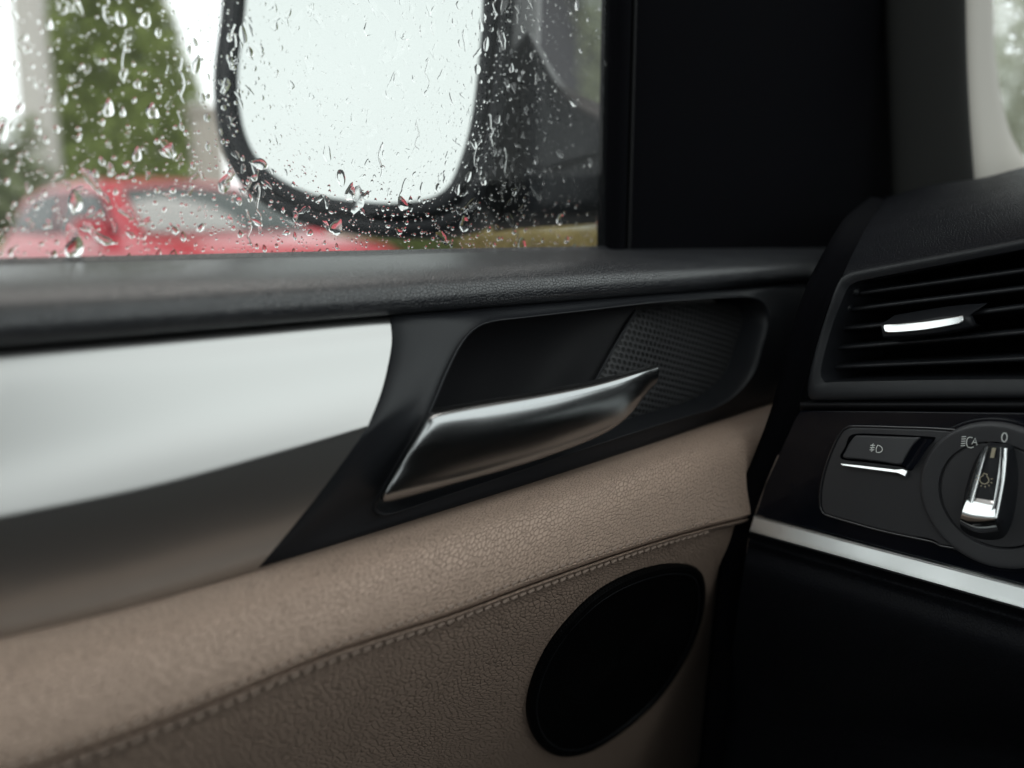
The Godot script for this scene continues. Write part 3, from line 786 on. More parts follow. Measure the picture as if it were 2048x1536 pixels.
	# upper leather roll
	var upper := obj("leather_roll", loft(rearward([
		PackedVector3Array([Vector3(-0.00439, 1.0501, 0), Vector3(0.03146, 1.0476, 0), Vector3(0.06749, 1.0463, 0), Vector3(0.09254, 1.0464, 0), Vector3(0.11284, 1.0468, 0), Vector3(0.15247, 1.0481, 0), Vector3(0.20188, 1.0504, 0), Vector3(0.26153, 1.053, 0), Vector3(0.33498, 1.0567, 0), Vector3(0.40338, 1.0601, -0.0008), Vector3(0.47058, 1.0618, -0.0056), Vector3(0.54439, 1.0632, -0.0126)]),
		PackedVector3Array([Vector3(-0.00432, 1.0567, 0.0205), Vector3(0.02895, 1.0545, 0.0205), Vector3(0.06236, 1.053, 0.0205), Vector3(0.0856, 1.0531, 0.0205), Vector3(0.10443, 1.0533, 0.0205), Vector3(0.14121, 1.0545, 0.0205), Vector3(0.18705, 1.0562, 0.0205), Vector3(0.24242, 1.0585, 0.0205), Vector3(0.3106, 1.0618, 0.0205), Vector3(0.37416, 1.0653, 0.0197), Vector3(0.43711, 1.0668, 0.0149), Vector3(0.50663, 1.0679, 0.0079)]),
		PackedVector3Array([Vector3(-0.00463, 1.057, 0.03), Vector3(0.02748, 1.0547, 0.03), Vector3(0.05974, 1.0532, 0.03), Vector3(0.08218, 1.0534, 0.03), Vector3(0.10037, 1.0538, 0.03), Vector3(0.13587, 1.0548, 0.03), Vector3(0.18013, 1.0565, 0.03), Vector3(0.23359, 1.0588, 0.03), Vector3(0.2994, 1.0623, 0.03), Vector3(0.36077, 1.0658, 0.0292), Vector3(0.42182, 1.0672, 0.0244), Vector3(0.48941, 1.0682, 0.0174)]),
		PackedVector3Array([Vector3(-0.00539, 1.0534, 0.04), Vector3(0.02557, 1.0512, 0.04), Vector3(0.05667, 1.0497, 0.04), Vector3(0.07832, 1.0498, 0.04), Vector3(0.09587, 1.0504, 0.04), Vector3(0.13011, 1.0515, 0.04), Vector3(0.17279, 1.0533, 0.04), Vector3(0.22433, 1.0556, 0.04), Vector3(0.28777, 1.0593, 0.04), Vector3(0.34699, 1.0625, 0.0392), Vector3(0.40615, 1.0636, 0.0344), Vector3(0.47185, 1.0643, 0.0274)]),
		PackedVector3Array([Vector3(-0.0067, 1.0444, 0.047), Vector3(0.02356, 1.0421, 0.047), Vector3(0.05397, 1.0406, 0.047), Vector3(0.07514, 1.0407, 0.047), Vector3(0.09231, 1.0414, 0.047), Vector3(0.1258, 1.0425, 0.047), Vector3(0.16753, 1.0443, 0.047), Vector3(0.21794, 1.0465, 0.047), Vector3(0.28, 1.0496, 0.047), Vector3(0.33801, 1.052, 0.0462), Vector3(0.39615, 1.0523, 0.0414), Vector3(0.46098, 1.0515, 0.0344)]),
		PackedVector3Array([Vector3(-0.00777, 1.0362, 0.0497), Vector3(0.02233, 1.0341, 0.0497), Vector3(0.03236, 1.0334, 0.0497), Vector3(0.07288, 1.0331, 0.0497), Vector3(0.11634, 1.035, 0.0497), Vector3(0.16538, 1.0333, 0.0497), Vector3(0.20392, 1.0338, 0.0497), Vector3(0.2418, 1.0332, 0.0497), Vector3(0.28258, 1.0315, 0.0497), Vector3(0.32159, 1.029, 0.0496), Vector3(0.36069, 1.0245, 0.0472), Vector3(0.4467, 1.0151, 0.0387)]),
		PackedVector3Array([Vector3(-0.00799, 1.0336, 0.0474), Vector3(0.02244, 1.0316, 0.0474), Vector3(0.03259, 1.0311, 0.0474), Vector3(0.07354, 1.0307, 0.0474), Vector3(0.11746, 1.0327, 0.0474), Vector3(0.16701, 1.0311, 0.0474), Vector3(0.20596, 1.0316, 0.0474), Vector3(0.24424, 1.031, 0.0474), Vector3(0.28544, 1.0294, 0.0474), Vector3(0.32486, 1.0268, 0.0473), Vector3(0.36433, 1.0222, 0.0449), Vector3(0.45109, 1.0127, 0.0364)]),
		PackedVector3Array([Vector3(-0.00805, 1.0339, 0.05), Vector3(0.02208, 1.032, 0.05), Vector3(0.03213, 1.0316, 0.05), Vector3(0.07265, 1.0313, 0.05), Vector3(0.11611, 1.0334, 0.05), Vector3(0.16513, 1.0317, 0.05), Vector3(0.20366, 1.032, 0.05), Vector3(0.24153, 1.0316, 0.05), Vector3(0.28229, 1.0301, 0.05), Vector3(0.32128, 1.0276, 0.0499), Vector3(0.36038, 1.023, 0.0475), Vector3(0.4464, 1.0134, 0.039)]),
		PackedVector3Array([Vector3(-0.00831, 1.0313, 0.0485), Vector3(0.02205, 1.0295, 0.0485), Vector3(0.03219, 1.0291, 0.0485), Vector3(0.07301, 1.0288, 0.0485), Vector3(0.11679, 1.0309, 0.0485), Vector3(0.16618, 1.0292, 0.0485), Vector3(0.205, 1.0294, 0.0485), Vector3(0.24315, 1.029, 0.0485), Vector3(0.28421, 1.0277, 0.0485), Vector3(0.32348, 1.0252, 0.0484), Vector3(0.36284, 1.0207, 0.046), Vector3(0.4494, 1.0108, 0.0375)]),
		PackedVector3Array([Vector3(-0.00847, 1.0291, 0.0455), Vector3(0.0223, 1.0272, 0.0455), Vector3(0.03256, 1.0269, 0.0455), Vector3(0.07393, 1.0267, 0.0455), Vector3(0.11829, 1.0287, 0.0455), Vector3(0.16832, 1.0269, 0.0455), Vector3(0.20765, 1.0272, 0.0455), Vector3(0.24631, 1.0268, 0.0455), Vector3(0.28791, 1.0255, 0.0455), Vector3(0.3277, 1.0229, 0.0454), Vector3(0.36753, 1.0183, 0.043), Vector3(0.45502, 1.0083, 0.0345)]),
	]), 320, 5), M.leather, door, "beige grained leather roll under the handle")
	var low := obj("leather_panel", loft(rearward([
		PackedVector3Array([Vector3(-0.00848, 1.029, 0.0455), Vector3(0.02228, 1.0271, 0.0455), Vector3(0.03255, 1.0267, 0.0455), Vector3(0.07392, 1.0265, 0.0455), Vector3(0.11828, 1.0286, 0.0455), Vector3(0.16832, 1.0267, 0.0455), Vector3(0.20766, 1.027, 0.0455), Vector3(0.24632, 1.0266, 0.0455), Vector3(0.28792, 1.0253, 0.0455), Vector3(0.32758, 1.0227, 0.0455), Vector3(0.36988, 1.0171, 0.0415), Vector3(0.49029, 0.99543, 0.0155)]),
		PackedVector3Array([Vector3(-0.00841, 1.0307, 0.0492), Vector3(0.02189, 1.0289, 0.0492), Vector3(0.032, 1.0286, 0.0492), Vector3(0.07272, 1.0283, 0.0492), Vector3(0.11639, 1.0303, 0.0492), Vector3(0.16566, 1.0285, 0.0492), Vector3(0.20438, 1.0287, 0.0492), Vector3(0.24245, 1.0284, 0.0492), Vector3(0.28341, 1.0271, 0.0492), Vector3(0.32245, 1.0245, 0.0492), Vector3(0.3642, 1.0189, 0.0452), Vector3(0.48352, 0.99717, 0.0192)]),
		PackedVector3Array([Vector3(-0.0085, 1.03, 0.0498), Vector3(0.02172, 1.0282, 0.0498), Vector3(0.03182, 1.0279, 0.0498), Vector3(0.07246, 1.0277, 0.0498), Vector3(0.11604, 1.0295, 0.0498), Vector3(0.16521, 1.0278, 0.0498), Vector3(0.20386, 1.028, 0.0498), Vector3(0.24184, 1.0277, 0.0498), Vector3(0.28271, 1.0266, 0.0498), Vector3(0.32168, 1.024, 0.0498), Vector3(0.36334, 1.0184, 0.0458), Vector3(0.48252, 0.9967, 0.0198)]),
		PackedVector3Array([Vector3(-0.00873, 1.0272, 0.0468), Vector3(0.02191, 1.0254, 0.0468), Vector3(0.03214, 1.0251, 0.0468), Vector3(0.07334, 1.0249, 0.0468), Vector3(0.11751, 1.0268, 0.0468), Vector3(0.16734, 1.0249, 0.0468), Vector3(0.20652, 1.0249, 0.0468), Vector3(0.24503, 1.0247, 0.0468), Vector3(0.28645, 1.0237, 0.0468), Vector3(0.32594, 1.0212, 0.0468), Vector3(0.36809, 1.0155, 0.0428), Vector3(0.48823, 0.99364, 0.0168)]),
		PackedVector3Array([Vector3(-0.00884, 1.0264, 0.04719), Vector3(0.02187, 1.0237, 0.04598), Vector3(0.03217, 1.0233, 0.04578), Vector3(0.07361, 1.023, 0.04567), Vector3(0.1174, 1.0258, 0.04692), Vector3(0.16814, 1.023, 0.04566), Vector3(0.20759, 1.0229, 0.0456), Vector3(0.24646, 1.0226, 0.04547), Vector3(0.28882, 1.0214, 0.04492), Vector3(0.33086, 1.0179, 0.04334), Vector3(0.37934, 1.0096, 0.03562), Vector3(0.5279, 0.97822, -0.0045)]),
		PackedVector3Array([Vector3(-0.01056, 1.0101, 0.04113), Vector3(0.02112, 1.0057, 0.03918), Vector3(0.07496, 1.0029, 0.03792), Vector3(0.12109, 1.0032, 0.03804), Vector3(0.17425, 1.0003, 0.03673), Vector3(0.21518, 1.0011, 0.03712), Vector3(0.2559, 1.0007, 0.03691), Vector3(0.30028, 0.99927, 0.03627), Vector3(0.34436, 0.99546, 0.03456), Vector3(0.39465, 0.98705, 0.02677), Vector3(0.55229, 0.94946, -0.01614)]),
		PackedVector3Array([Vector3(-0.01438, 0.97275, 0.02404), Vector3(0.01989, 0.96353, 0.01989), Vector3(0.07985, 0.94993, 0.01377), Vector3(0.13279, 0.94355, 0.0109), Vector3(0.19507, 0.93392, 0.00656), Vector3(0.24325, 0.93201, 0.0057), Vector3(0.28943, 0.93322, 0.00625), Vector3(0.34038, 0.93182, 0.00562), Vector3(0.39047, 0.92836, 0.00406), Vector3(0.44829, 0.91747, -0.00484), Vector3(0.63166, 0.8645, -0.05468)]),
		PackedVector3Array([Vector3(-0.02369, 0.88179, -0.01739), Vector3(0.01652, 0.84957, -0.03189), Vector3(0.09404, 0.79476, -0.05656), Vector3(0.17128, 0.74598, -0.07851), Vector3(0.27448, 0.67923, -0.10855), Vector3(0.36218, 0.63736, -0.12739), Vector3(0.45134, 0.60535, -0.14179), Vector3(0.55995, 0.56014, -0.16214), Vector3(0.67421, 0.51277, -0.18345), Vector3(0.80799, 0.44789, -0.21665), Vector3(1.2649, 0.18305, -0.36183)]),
	]), 320, 6), M.leather_shaded, door, "lower beige leather panel with shade put into its colour")
	stitches(upper, PackedVector3Array([Vector3(-0.00793, 1.0348, 0.0493), Vector3(0.02226, 1.0327, 0.0493), Vector3(0.03232, 1.0322, 0.0493), Vector3(0.07294, 1.0319, 0.0493), Vector3(0.1165, 1.0338, 0.0493), Vector3(0.16565, 1.0322, 0.0493), Vector3(0.20427, 1.0327, 0.0493), Vector3(0.24224, 1.0321, 0.0493), Vector3(0.28311, 1.0306, 0.0493), Vector3(0.32206, 1.028, 0.0493)]), 0.0044)
	stitches(low, PackedVector3Array([Vector3(-0.00868, 1.0281, 0.0483), Vector3(0.02177, 1.0263, 0.0483), Vector3(0.03193, 1.026, 0.0483), Vector3(0.07287, 1.0258, 0.0483), Vector3(0.11676, 1.0277, 0.0483), Vector3(0.16627, 1.0259, 0.0483), Vector3(0.20519, 1.0259, 0.0483), Vector3(0.24345, 1.0256, 0.0483), Vector3(0.28461, 1.0246, 0.0483), Vector3(0.32385, 1.0221, 0.0483)]), 0.0044)
	# woofer in the lower panel
	var oval := PackedVector3Array([Vector3(0.33344, 0.99498, 0.03734), Vector3(0.3528, 0.97384, 0.02783), Vector3(0.36791, 0.94455, 0.01465), Vector3(0.37348, 0.91283, 0.00037), Vector3(0.36569, 0.88535, -0.01199), Vector3(0.34257, 0.871, -0.01845), Vector3(0.31326, 0.8694, -0.01917), Vector3(0.28381, 0.88325, -0.01294), Vector3(0.25794, 0.90788, -0.00185), Vector3(0.23968, 0.93604, 0.01082), Vector3(0.23188, 0.95994, 0.02157), Vector3(0.2317, 0.9817, 0.03136), Vector3(0.239, 0.99779, 0.0386), Vector3(0.25372, 1.0086, 0.04346), Vector3(0.27752, 1.0112, 0.04466), Vector3(0.30593, 1.0066, 0.04256)])
	var lean := Vector3(0, -0.41, 0.912)
	obj("speaker_grille", loft([shrunk(oval, 1.0, lean * -0.004), shrunk(oval, 1.0, lean * -0.0006), shrunk(oval, 0.99, lean * 0.0002), shrunk(oval, 0.95, lean * 0.0006), shrunk(oval, 0.91, lean * -0.0008), shrunk(oval, 0.6, lean * -0.0004), shrunk(oval, 0.01, lean * -0.0002)], 90, 4, true), M.speaker, door, "round black woofer grille in the lower leather")
	obj("speaker_ring", tube(shrunk(oval, 0.925, lean * -0.0004), 0.0004, 6, 90, true), M.plastic, door)
	# fixed frame in front of the glass
	obj("window_channel", loft([
		PackedVector3Array([Vector3(0.343, 1.155, -0.050), Vector3(0.343, 1.35, -0.050), Vector3(0.343, 1.60, -0.050)]),
		PackedVector3Array([Vector3(0.346, 1.155, -0.040), Vector3(0.346, 1.35, -0.040), Vector3(0.346, 1.60, -0.040)]),
		PackedVector3Array([Vector3(0.353, 1.155, -0.038), Vector3(0.353, 1.35, -0.038), Vector3(0.353, 1.60, -0.038)]),
		PackedVector3Array([Vector3(0.357, 1.155, -0.042), Vector3(0.357, 1.35, -0.042), Vector3(0.357, 1.60, -0.042)])], 12, 5), M.void, door)
	obj("channel_bead", tube(PackedVector3Array([Vector3(0.3585, 1.158, -0.040), Vector3(0.3585, 1.6, -0.040)]), 0.0012, 10, 6), M.rubber, door)
	obj("sail_panel", loft([
		PackedVector3Array([Vector3(0.357, 1.155, -0.046), Vector3(0.357, 1.62, -0.046)]),
		PackedVector3Array([Vector3(0.362, 1.155, -0.040), Vector3(0.362, 1.62, -0.040)]),
		PackedVector3Array([Vector3(0.42, 1.155, -0.034), Vector3(0.42, 1.62, -0.034)]),
		PackedVector3Array([Vector3(0.60, 1.150, -0.020), Vector3(0.60, 1.62, -0.020)]),
		PackedVector3Array([Vector3(0.75, 1.150, -0.012), Vector3(0.75, 1.62, -0.012)])], 8, 5), M.void, door, "plain black corner panel ahead of the window")

func rearward(rails: Array) -> Array:      # the door goes on behind the driver
	var out := []
	for q in rails:
		var r := PackedVector3Array([q[0] + Vector3(-0.42, 0, 0), q[0] + Vector3(-0.2, 0, 0)])
		r.append_array(q)
		out.append(r)
	return out

func planar(m: ArrayMesh) -> ArrayMesh:
	var a := m.surface_get_arrays(0)
	var uv := PackedVector2Array()
	for p in a[Mesh.ARRAY_VERTEX]:
		uv.append(Vector2(p.x, p.y * 0.9 + p.x * 0.25))
	a[Mesh.ARRAY_TEX_UV] = uv
	var out := ArrayMesh.new()
	out.add_surface_from_arrays(Mesh.PRIMITIVE_TRIANGLES, a)
	return out

func stitches(parent: MeshInstance3D, line: PackedVector3Array, pitch: float):
	var total := 0.0
	for i in line.size() - 1:
		total += line[i].distance_to(line[i + 1])
	var n := int(total / pitch)
	var q := resample(line, n)
	var shape := CapsuleMesh.new()
	shape.radius = 0.0009
	shape.height = pitch * 0.86
	shape.radial_segments = 8
	shape.rings = 2
	for i in n:
		var a := (q[i] + q[i + 1]) / 2
		var d := (q[i + 1] - q[i]).normalized()
		d = d.rotated(Vector3(0, 0, 1), 0.20 + rng.randf_range(-0.06, 0.06))
		var o := obj("stitch", shape, M.thread, parent)
		var y := d
		var x := y.cross(Vector3(0, 0, 1)).normalized()
		o.transform = Transform3D(Basis(x, y, x.cross(y)), a - world_at(parent))

# ---------------------------------------------------------------- wet glass
func drop_mesh(sd: int, lift: float, ragged: float, tail: float) -> ArrayMesh:
	# a bead of water of radius 1 on the plane z = 0, bulging to -z (outside)
	var r := RandomNumberGenerator.new()
	r.seed = sd
	var segs := 18
	var rings := 6
	var ph := [r.randf() * TAU, r.randf() * TAU, r.randf() * TAU]
	var mb := MB.new()
	var edge := PackedVector2Array()
	for j in segs:
		var a := TAU * j / segs
		var k := 1.0 + ragged * (0.5 * sin(2 * a + ph[0]) + 0.35 * sin(3 * a + ph[1]) + 0.25 * sin(5 * a + ph[2]))
		var e := Vector2(cos(a), sin(a)) * k
		if e.y > 0:
			e.x *= 1.0 - tail * e.y
			e.y *= 1.0 + tail
		edge.append(e)
	var grid := []
	for i in rings + 1:
		var s := 1.0 - float(i) / rings * 0.999
		var row := PackedVector3Array()
		for j in segs:
			var bend := pow(maxf(1.0 - s * s, 0.0), 0.62)
			row.append(Vector3(edge[j].x * s, edge[j].y * s - 0.16 * bend, -lift * bend))
		grid.append(row)
	for i in rings + 1:
		for j in segs:
			var l: Vector3 = grid[i][posmod(j - 1, segs)]
			var rr: Vector3 = grid[i][(j + 1) % segs]
			var up: Vector3 = grid[maxi(i - 1, 0)][j]
			var dn: Vector3 = grid[mini(i + 1, rings)][j]
			var nn := (rr - l).cross(dn - up).normalized()
			if nn.z > 0: nn = -nn
			if i == rings: nn = Vector3(0, 0, -1)
			mb.vert(grid[i][j], nn)
	for i in rings:
		for j in segs:
			mb.quad(i * segs + j, i * segs + (j + 1) % segs, (i + 1) * segs + (j + 1) % segs, (i + 1) * segs + j)
	var c := mb.vert(Vector3.ZERO, Vector3(0, 0, 1))
	var first := mb.p.size()
	for j in segs:
		mb.vert(grid[0][j], Vector3(0, 0, 1))
	for j in segs:
		mb.tri(c, first + j, first + (j + 1) % segs)
	return mb.mesh()

func build_window():
	var win := thing("door_window", "side window glass covered in raindrops above the black door rail", "window", Vector3(0.1, 1.15, -0.045), "", "thing")
	obj("glass_pane", box(Vector3(-0.55, 1.13, -0.0452), Vector3(0.349, 1.60, -0.0450)), M.glass, win)
	var shapes := []
	for i in 10:
		shapes.append(drop_mesh(100 + i, [0.30, 0.42, 0.55][i % 3], [0.10, 0.22, 0.34][(i / 3) % 3], [0.0, 0.35, 0.15][(i / 2) % 3]))
	for i in 3:
		shapes.append(drop_mesh(200 + i, 0.12, 0.40, 0.1))
	# beads: many small ones, few large, more of both towards the sill
	var beads := []
	var cells := {}
	var tries := 0
	while beads.size() < 3200 and tries < 50000:
		tries += 1
		var x := rng.randf_range(0.0, 0.344)
		var y := 1.156 + 0.165 * pow(rng.randf(), 1.75)
		if x > 0.25 and rng.randf() < (x - 0.25) / 0.12: continue
		var low := clampf(1.0 - (y - 1.158) / 0.06, 0.0, 1.0)
		var r := 0.00033 * pow(1.0 - rng.randf(), -0.68)
		if x > 0.27: r *= 0.7
		r = minf(r, lerpf(0.0022, 0.0034, low))
		var key := Vector2i(int(x / 0.008), int(y / 0.008))
		var ok := true
		for dj in range(-1, 2):
			for di in range(-1, 2):
				for b in cells.get(key + Vector2i(di, dj), []):
					if Vector2(b.x - x, (b.y - y) * 0.75).length() < (b.z + r) * 1.0: ok = false
		if ok:
			beads.append(Vector3(x, y, r))
			if not cells.has(key): cells[key] = []
			cells[key].append(Vector3(x, y, r))
	beads.sort_custom(func(a, b): return a.z > b.z)
	var mm := MultiMesh.new()
	mm.transform_format = MultiMesh.TRANSFORM_3D
	mm.mesh = shapes[1]
	var mist := 4200
	mm.instance_count = beads.size() - 290 + mist
	for i in mist:
		var x := rng.randf_range(0.0, 0.344)
		var r := 0.00013 * pow(1.0 - rng.randf(), -0.25)
		mm.set_instance_transform(beads.size() - 290 + i, Transform3D(Basis.from_scale(Vector3(r, r * rng.randf_range(0.9, 1.4), r)), Vector3(x, 1.156 + 0.165 * pow(rng.randf(), 1.6), -0.0456) - win.position))
	for i in beads.size():
		var b: Vector3 = beads[i]
		var tall := rng.randf_range(1.0, 1.9) if b.z > 0.0009 else rng.randf_range(0.9, 1.4)
		var lean := rng.randf_range(-0.55, 0.3)
		if rng.randf() < 0.12: lean += PI / 2
		var deep := rng.randf_range(0.7, 1.2) * lerpf(1.0, 0.55, clampf((b.y - 1.175) / 0.03, 0.0, 1.0) * (1.0 if b.x > 0.12 else 0.3))
		var bs := Basis(Vector3(0, 0, 1), lean) * Basis.from_scale(Vector3(b.z / sqrt(tall), b.z * sqrt(tall), b.z * deep))
		var tr := Transform3D(bs, Vector3(b.x, b.y, -0.0456) - win.position)
		if i < 290:
			var o := MeshInstance3D.new()
			o.name = numbered("raindrop")
			o.mesh = shapes[i % 10]
			o.material_override = M.water
			o.transform = tr
			win.add_child(o, true)
		else:
			mm.set_instance_transform(i - 290, tr)
	var rest := MultiMeshInstance3D.new()
	rest.name = "raindrop_spatter"
	rest.multimesh = mm
	rest.material_override = M.water
	rest.set_meta("kind", "stuff")
	win.add_child(rest, true)
	# shallow smears of water between the beads, and a few wandering trails
	var films := MultiMesh.new()
	films.transform_format = MultiMesh.TRANSFORM_3D
	films.mesh = drop_mesh(210, 0.10, 0.55, 0.1)
	films.instance_count = 560
	for i in 560:
		var x := rng.randf_range(0.0, 0.30)
		var y := 1.165 + 0.16 * rng.randf()
		var r := 0.0008 * pow(1.0 - rng.randf() * 0.97, -0.45)
		var bs := Basis(Vector3(0, 0, 1), rng.randf_range(-1.2, 0.9)) * Basis.from_scale(Vector3(r * rng.randf_range(0.7, 1.2), r * rng.randf_range(0.9, 1.5), r * rng.randf_range(0.5, 1.2)))
		films.set_instance_transform(i, Transform3D(bs, Vector3(x, y, -0.0458 - rng.randf() * 0.0002) - win.position))
	var film := MultiMeshInstance3D.new()
	film.name = "water_film"
	film.multimesh = films
	film.material_override = M.water
	film.set_meta("kind", "stuff")
	win.add_child(film, true)
	for i in 16:
		var x := rng.randf_range(0.05, 0.31)
		var y := 1.162 + rng.randf() * 0.11
		var path := PackedVector3Array()
		for k in 7:
			path.append(Vector3(x + 0.0009 * sin(k * 1.7 + i) + rng.randf_range(-0.0004, 0.0004), y + k * rng.randf_range(0.0016, 0.0030), -0.0459))
		obj("water_trail", tube(path, rng.randf_range(0.00025, 0.00045), 7, 20), M.water, win)

func build_mirror():
	var mir := thing("side_mirror", "black door mirror outside the wet window reflecting white sky", "mirror", Vector3(0.34847, 1.2304, -0.31888), "", "thing")
	var face := PackedVector3Array([Vector3(0.2918, 1.4549, -0.36769), Vector3(0.27996, 1.3412, -0.36949), Vector3(0.27303, 1.2937, -0.37449), Vector3(0.27113, 1.2616, -0.37194), Vector3(0.27258, 1.2367, -0.3637), Vector3(0.27747, 1.2179, -0.34943), Vector3(0.28668, 1.203, -0.32675), Vector3(0.29989, 1.1924, -0.29645), Vector3(0.32031, 1.1864, -0.25171), Vector3(0.33647, 1.1873, -0.21749), Vector3(0.34659, 1.1952, -0.19757), Vector3(0.3529, 1.2152, -0.18825), Vector3(0.35831, 1.2431, -0.18248), Vector3(0.36295, 1.2804, -0.18027), Vector3(0.36668, 1.3188, -0.18024), Vector3(0.3704, 1.3822, -0.18537), Vector3(0.36716, 1.4252, -0.20111), Vector3(0.35441, 1.4537, -0.23414), Vector3(0.32791, 1.4733, -0.29459), Vector3(0.30527, 1.4738, -0.34291)])
	obj("mirror_glass", slab(face, Vector3(-0.9016, 0.0872, 0.4234), 0.003, 0.0008, 120), M.mirror_glass, mir, "mirror glass full of pale sky")
	var n := Vector3(-0.9016, 0.0872, 0.4234)
	obj("mirror_bezel", loft([shrunk(face, 0.992, n * 0.0002), shrunk(face, 1.0, n * 0.0035), shrunk(face, 1.05, n * 0.005), shrunk(face, 1.09, n * 0.003), shrunk(face, 1.10, n * -0.004)], 120, 4, true), M.housing, mir)
	obj("mirror_housing", loft([shrunk(face, 1.08, n * -0.003), shrunk(face, 1.12, n * 0.002), shrunk(face, 1.18, n * 0.001), shrunk(face, 1.205, n * -0.006), shrunk(face, 1.17, n * -0.05), shrunk(face, 1.0, n * -0.085), shrunk(face, 0.55, n * -0.105), shrunk(face, 0.02, n * -0.110)], 100, 5, true, Vector3(-1, 1.3, 0.3)), M.housing, mir)
	obj("mirror_arm", loft([
		PackedVector3Array([Vector3(0.41358, 1.3569, -0.23), Vector3(0.40989, 1.3297, -0.2), Vector3(0.40622, 1.2941, -0.17), Vector3(0.41244, 1.2665, -0.15), Vector3(0.42342, 1.2499, -0.12), Vector3(0.44735, 1.2399, -0.09)]),
		PackedVector3Array([Vector3(0.40539, 1.3397, -0.22), Vector3(0.39709, 1.3117, -0.185), Vector3(0.39278, 1.2772, -0.155), Vector3(0.39822, 1.253, -0.135), Vector3(0.40782, 1.2382, -0.105), Vector3(0.43563, 1.2312, -0.08)]),
		PackedVector3Array([Vector3(0.39685, 1.2611, -0.21), Vector3(0.38862, 1.2365, -0.175), Vector3(0.38427, 1.2126, -0.145), Vector3(0.38924, 1.2139, -0.125), Vector3(0.40098, 1.2185, -0.098), Vector3(0.43005, 1.2217, -0.075)]),
		PackedVector3Array([Vector3(0.40006, 1.2566, -0.214), Vector3(0.39204, 1.232, -0.179), Vector3(0.38791, 1.21, -0.149), Vector3(0.39314, 1.2115, -0.129), Vector3(0.40424, 1.2164, -0.101), Vector3(0.43382, 1.2197, -0.078)]),
		PackedVector3Array([Vector3(0.3964, 1.181, -0.21), Vector3(0.38867, 1.1811, -0.175), Vector3(0.38453, 1.1813, -0.145), Vector3(0.38978, 1.1817, -0.125), Vector3(0.40422, 1.1834, -0.1), Vector3(0.43817, 1.1843, -0.08)]),
		PackedVector3Array([Vector3(0.41249, 1.1661, -0.23), Vector3(0.40576, 1.1681, -0.195), Vector3(0.40272, 1.1696, -0.165), Vector3(0.40922, 1.1706, -0.145), Vector3(0.42053, 1.1726, -0.115), Vector3(0.45088, 1.1746, -0.09)]),
	], 30, 5), M.housing, mir, "black foot of the mirror with a seam across it")

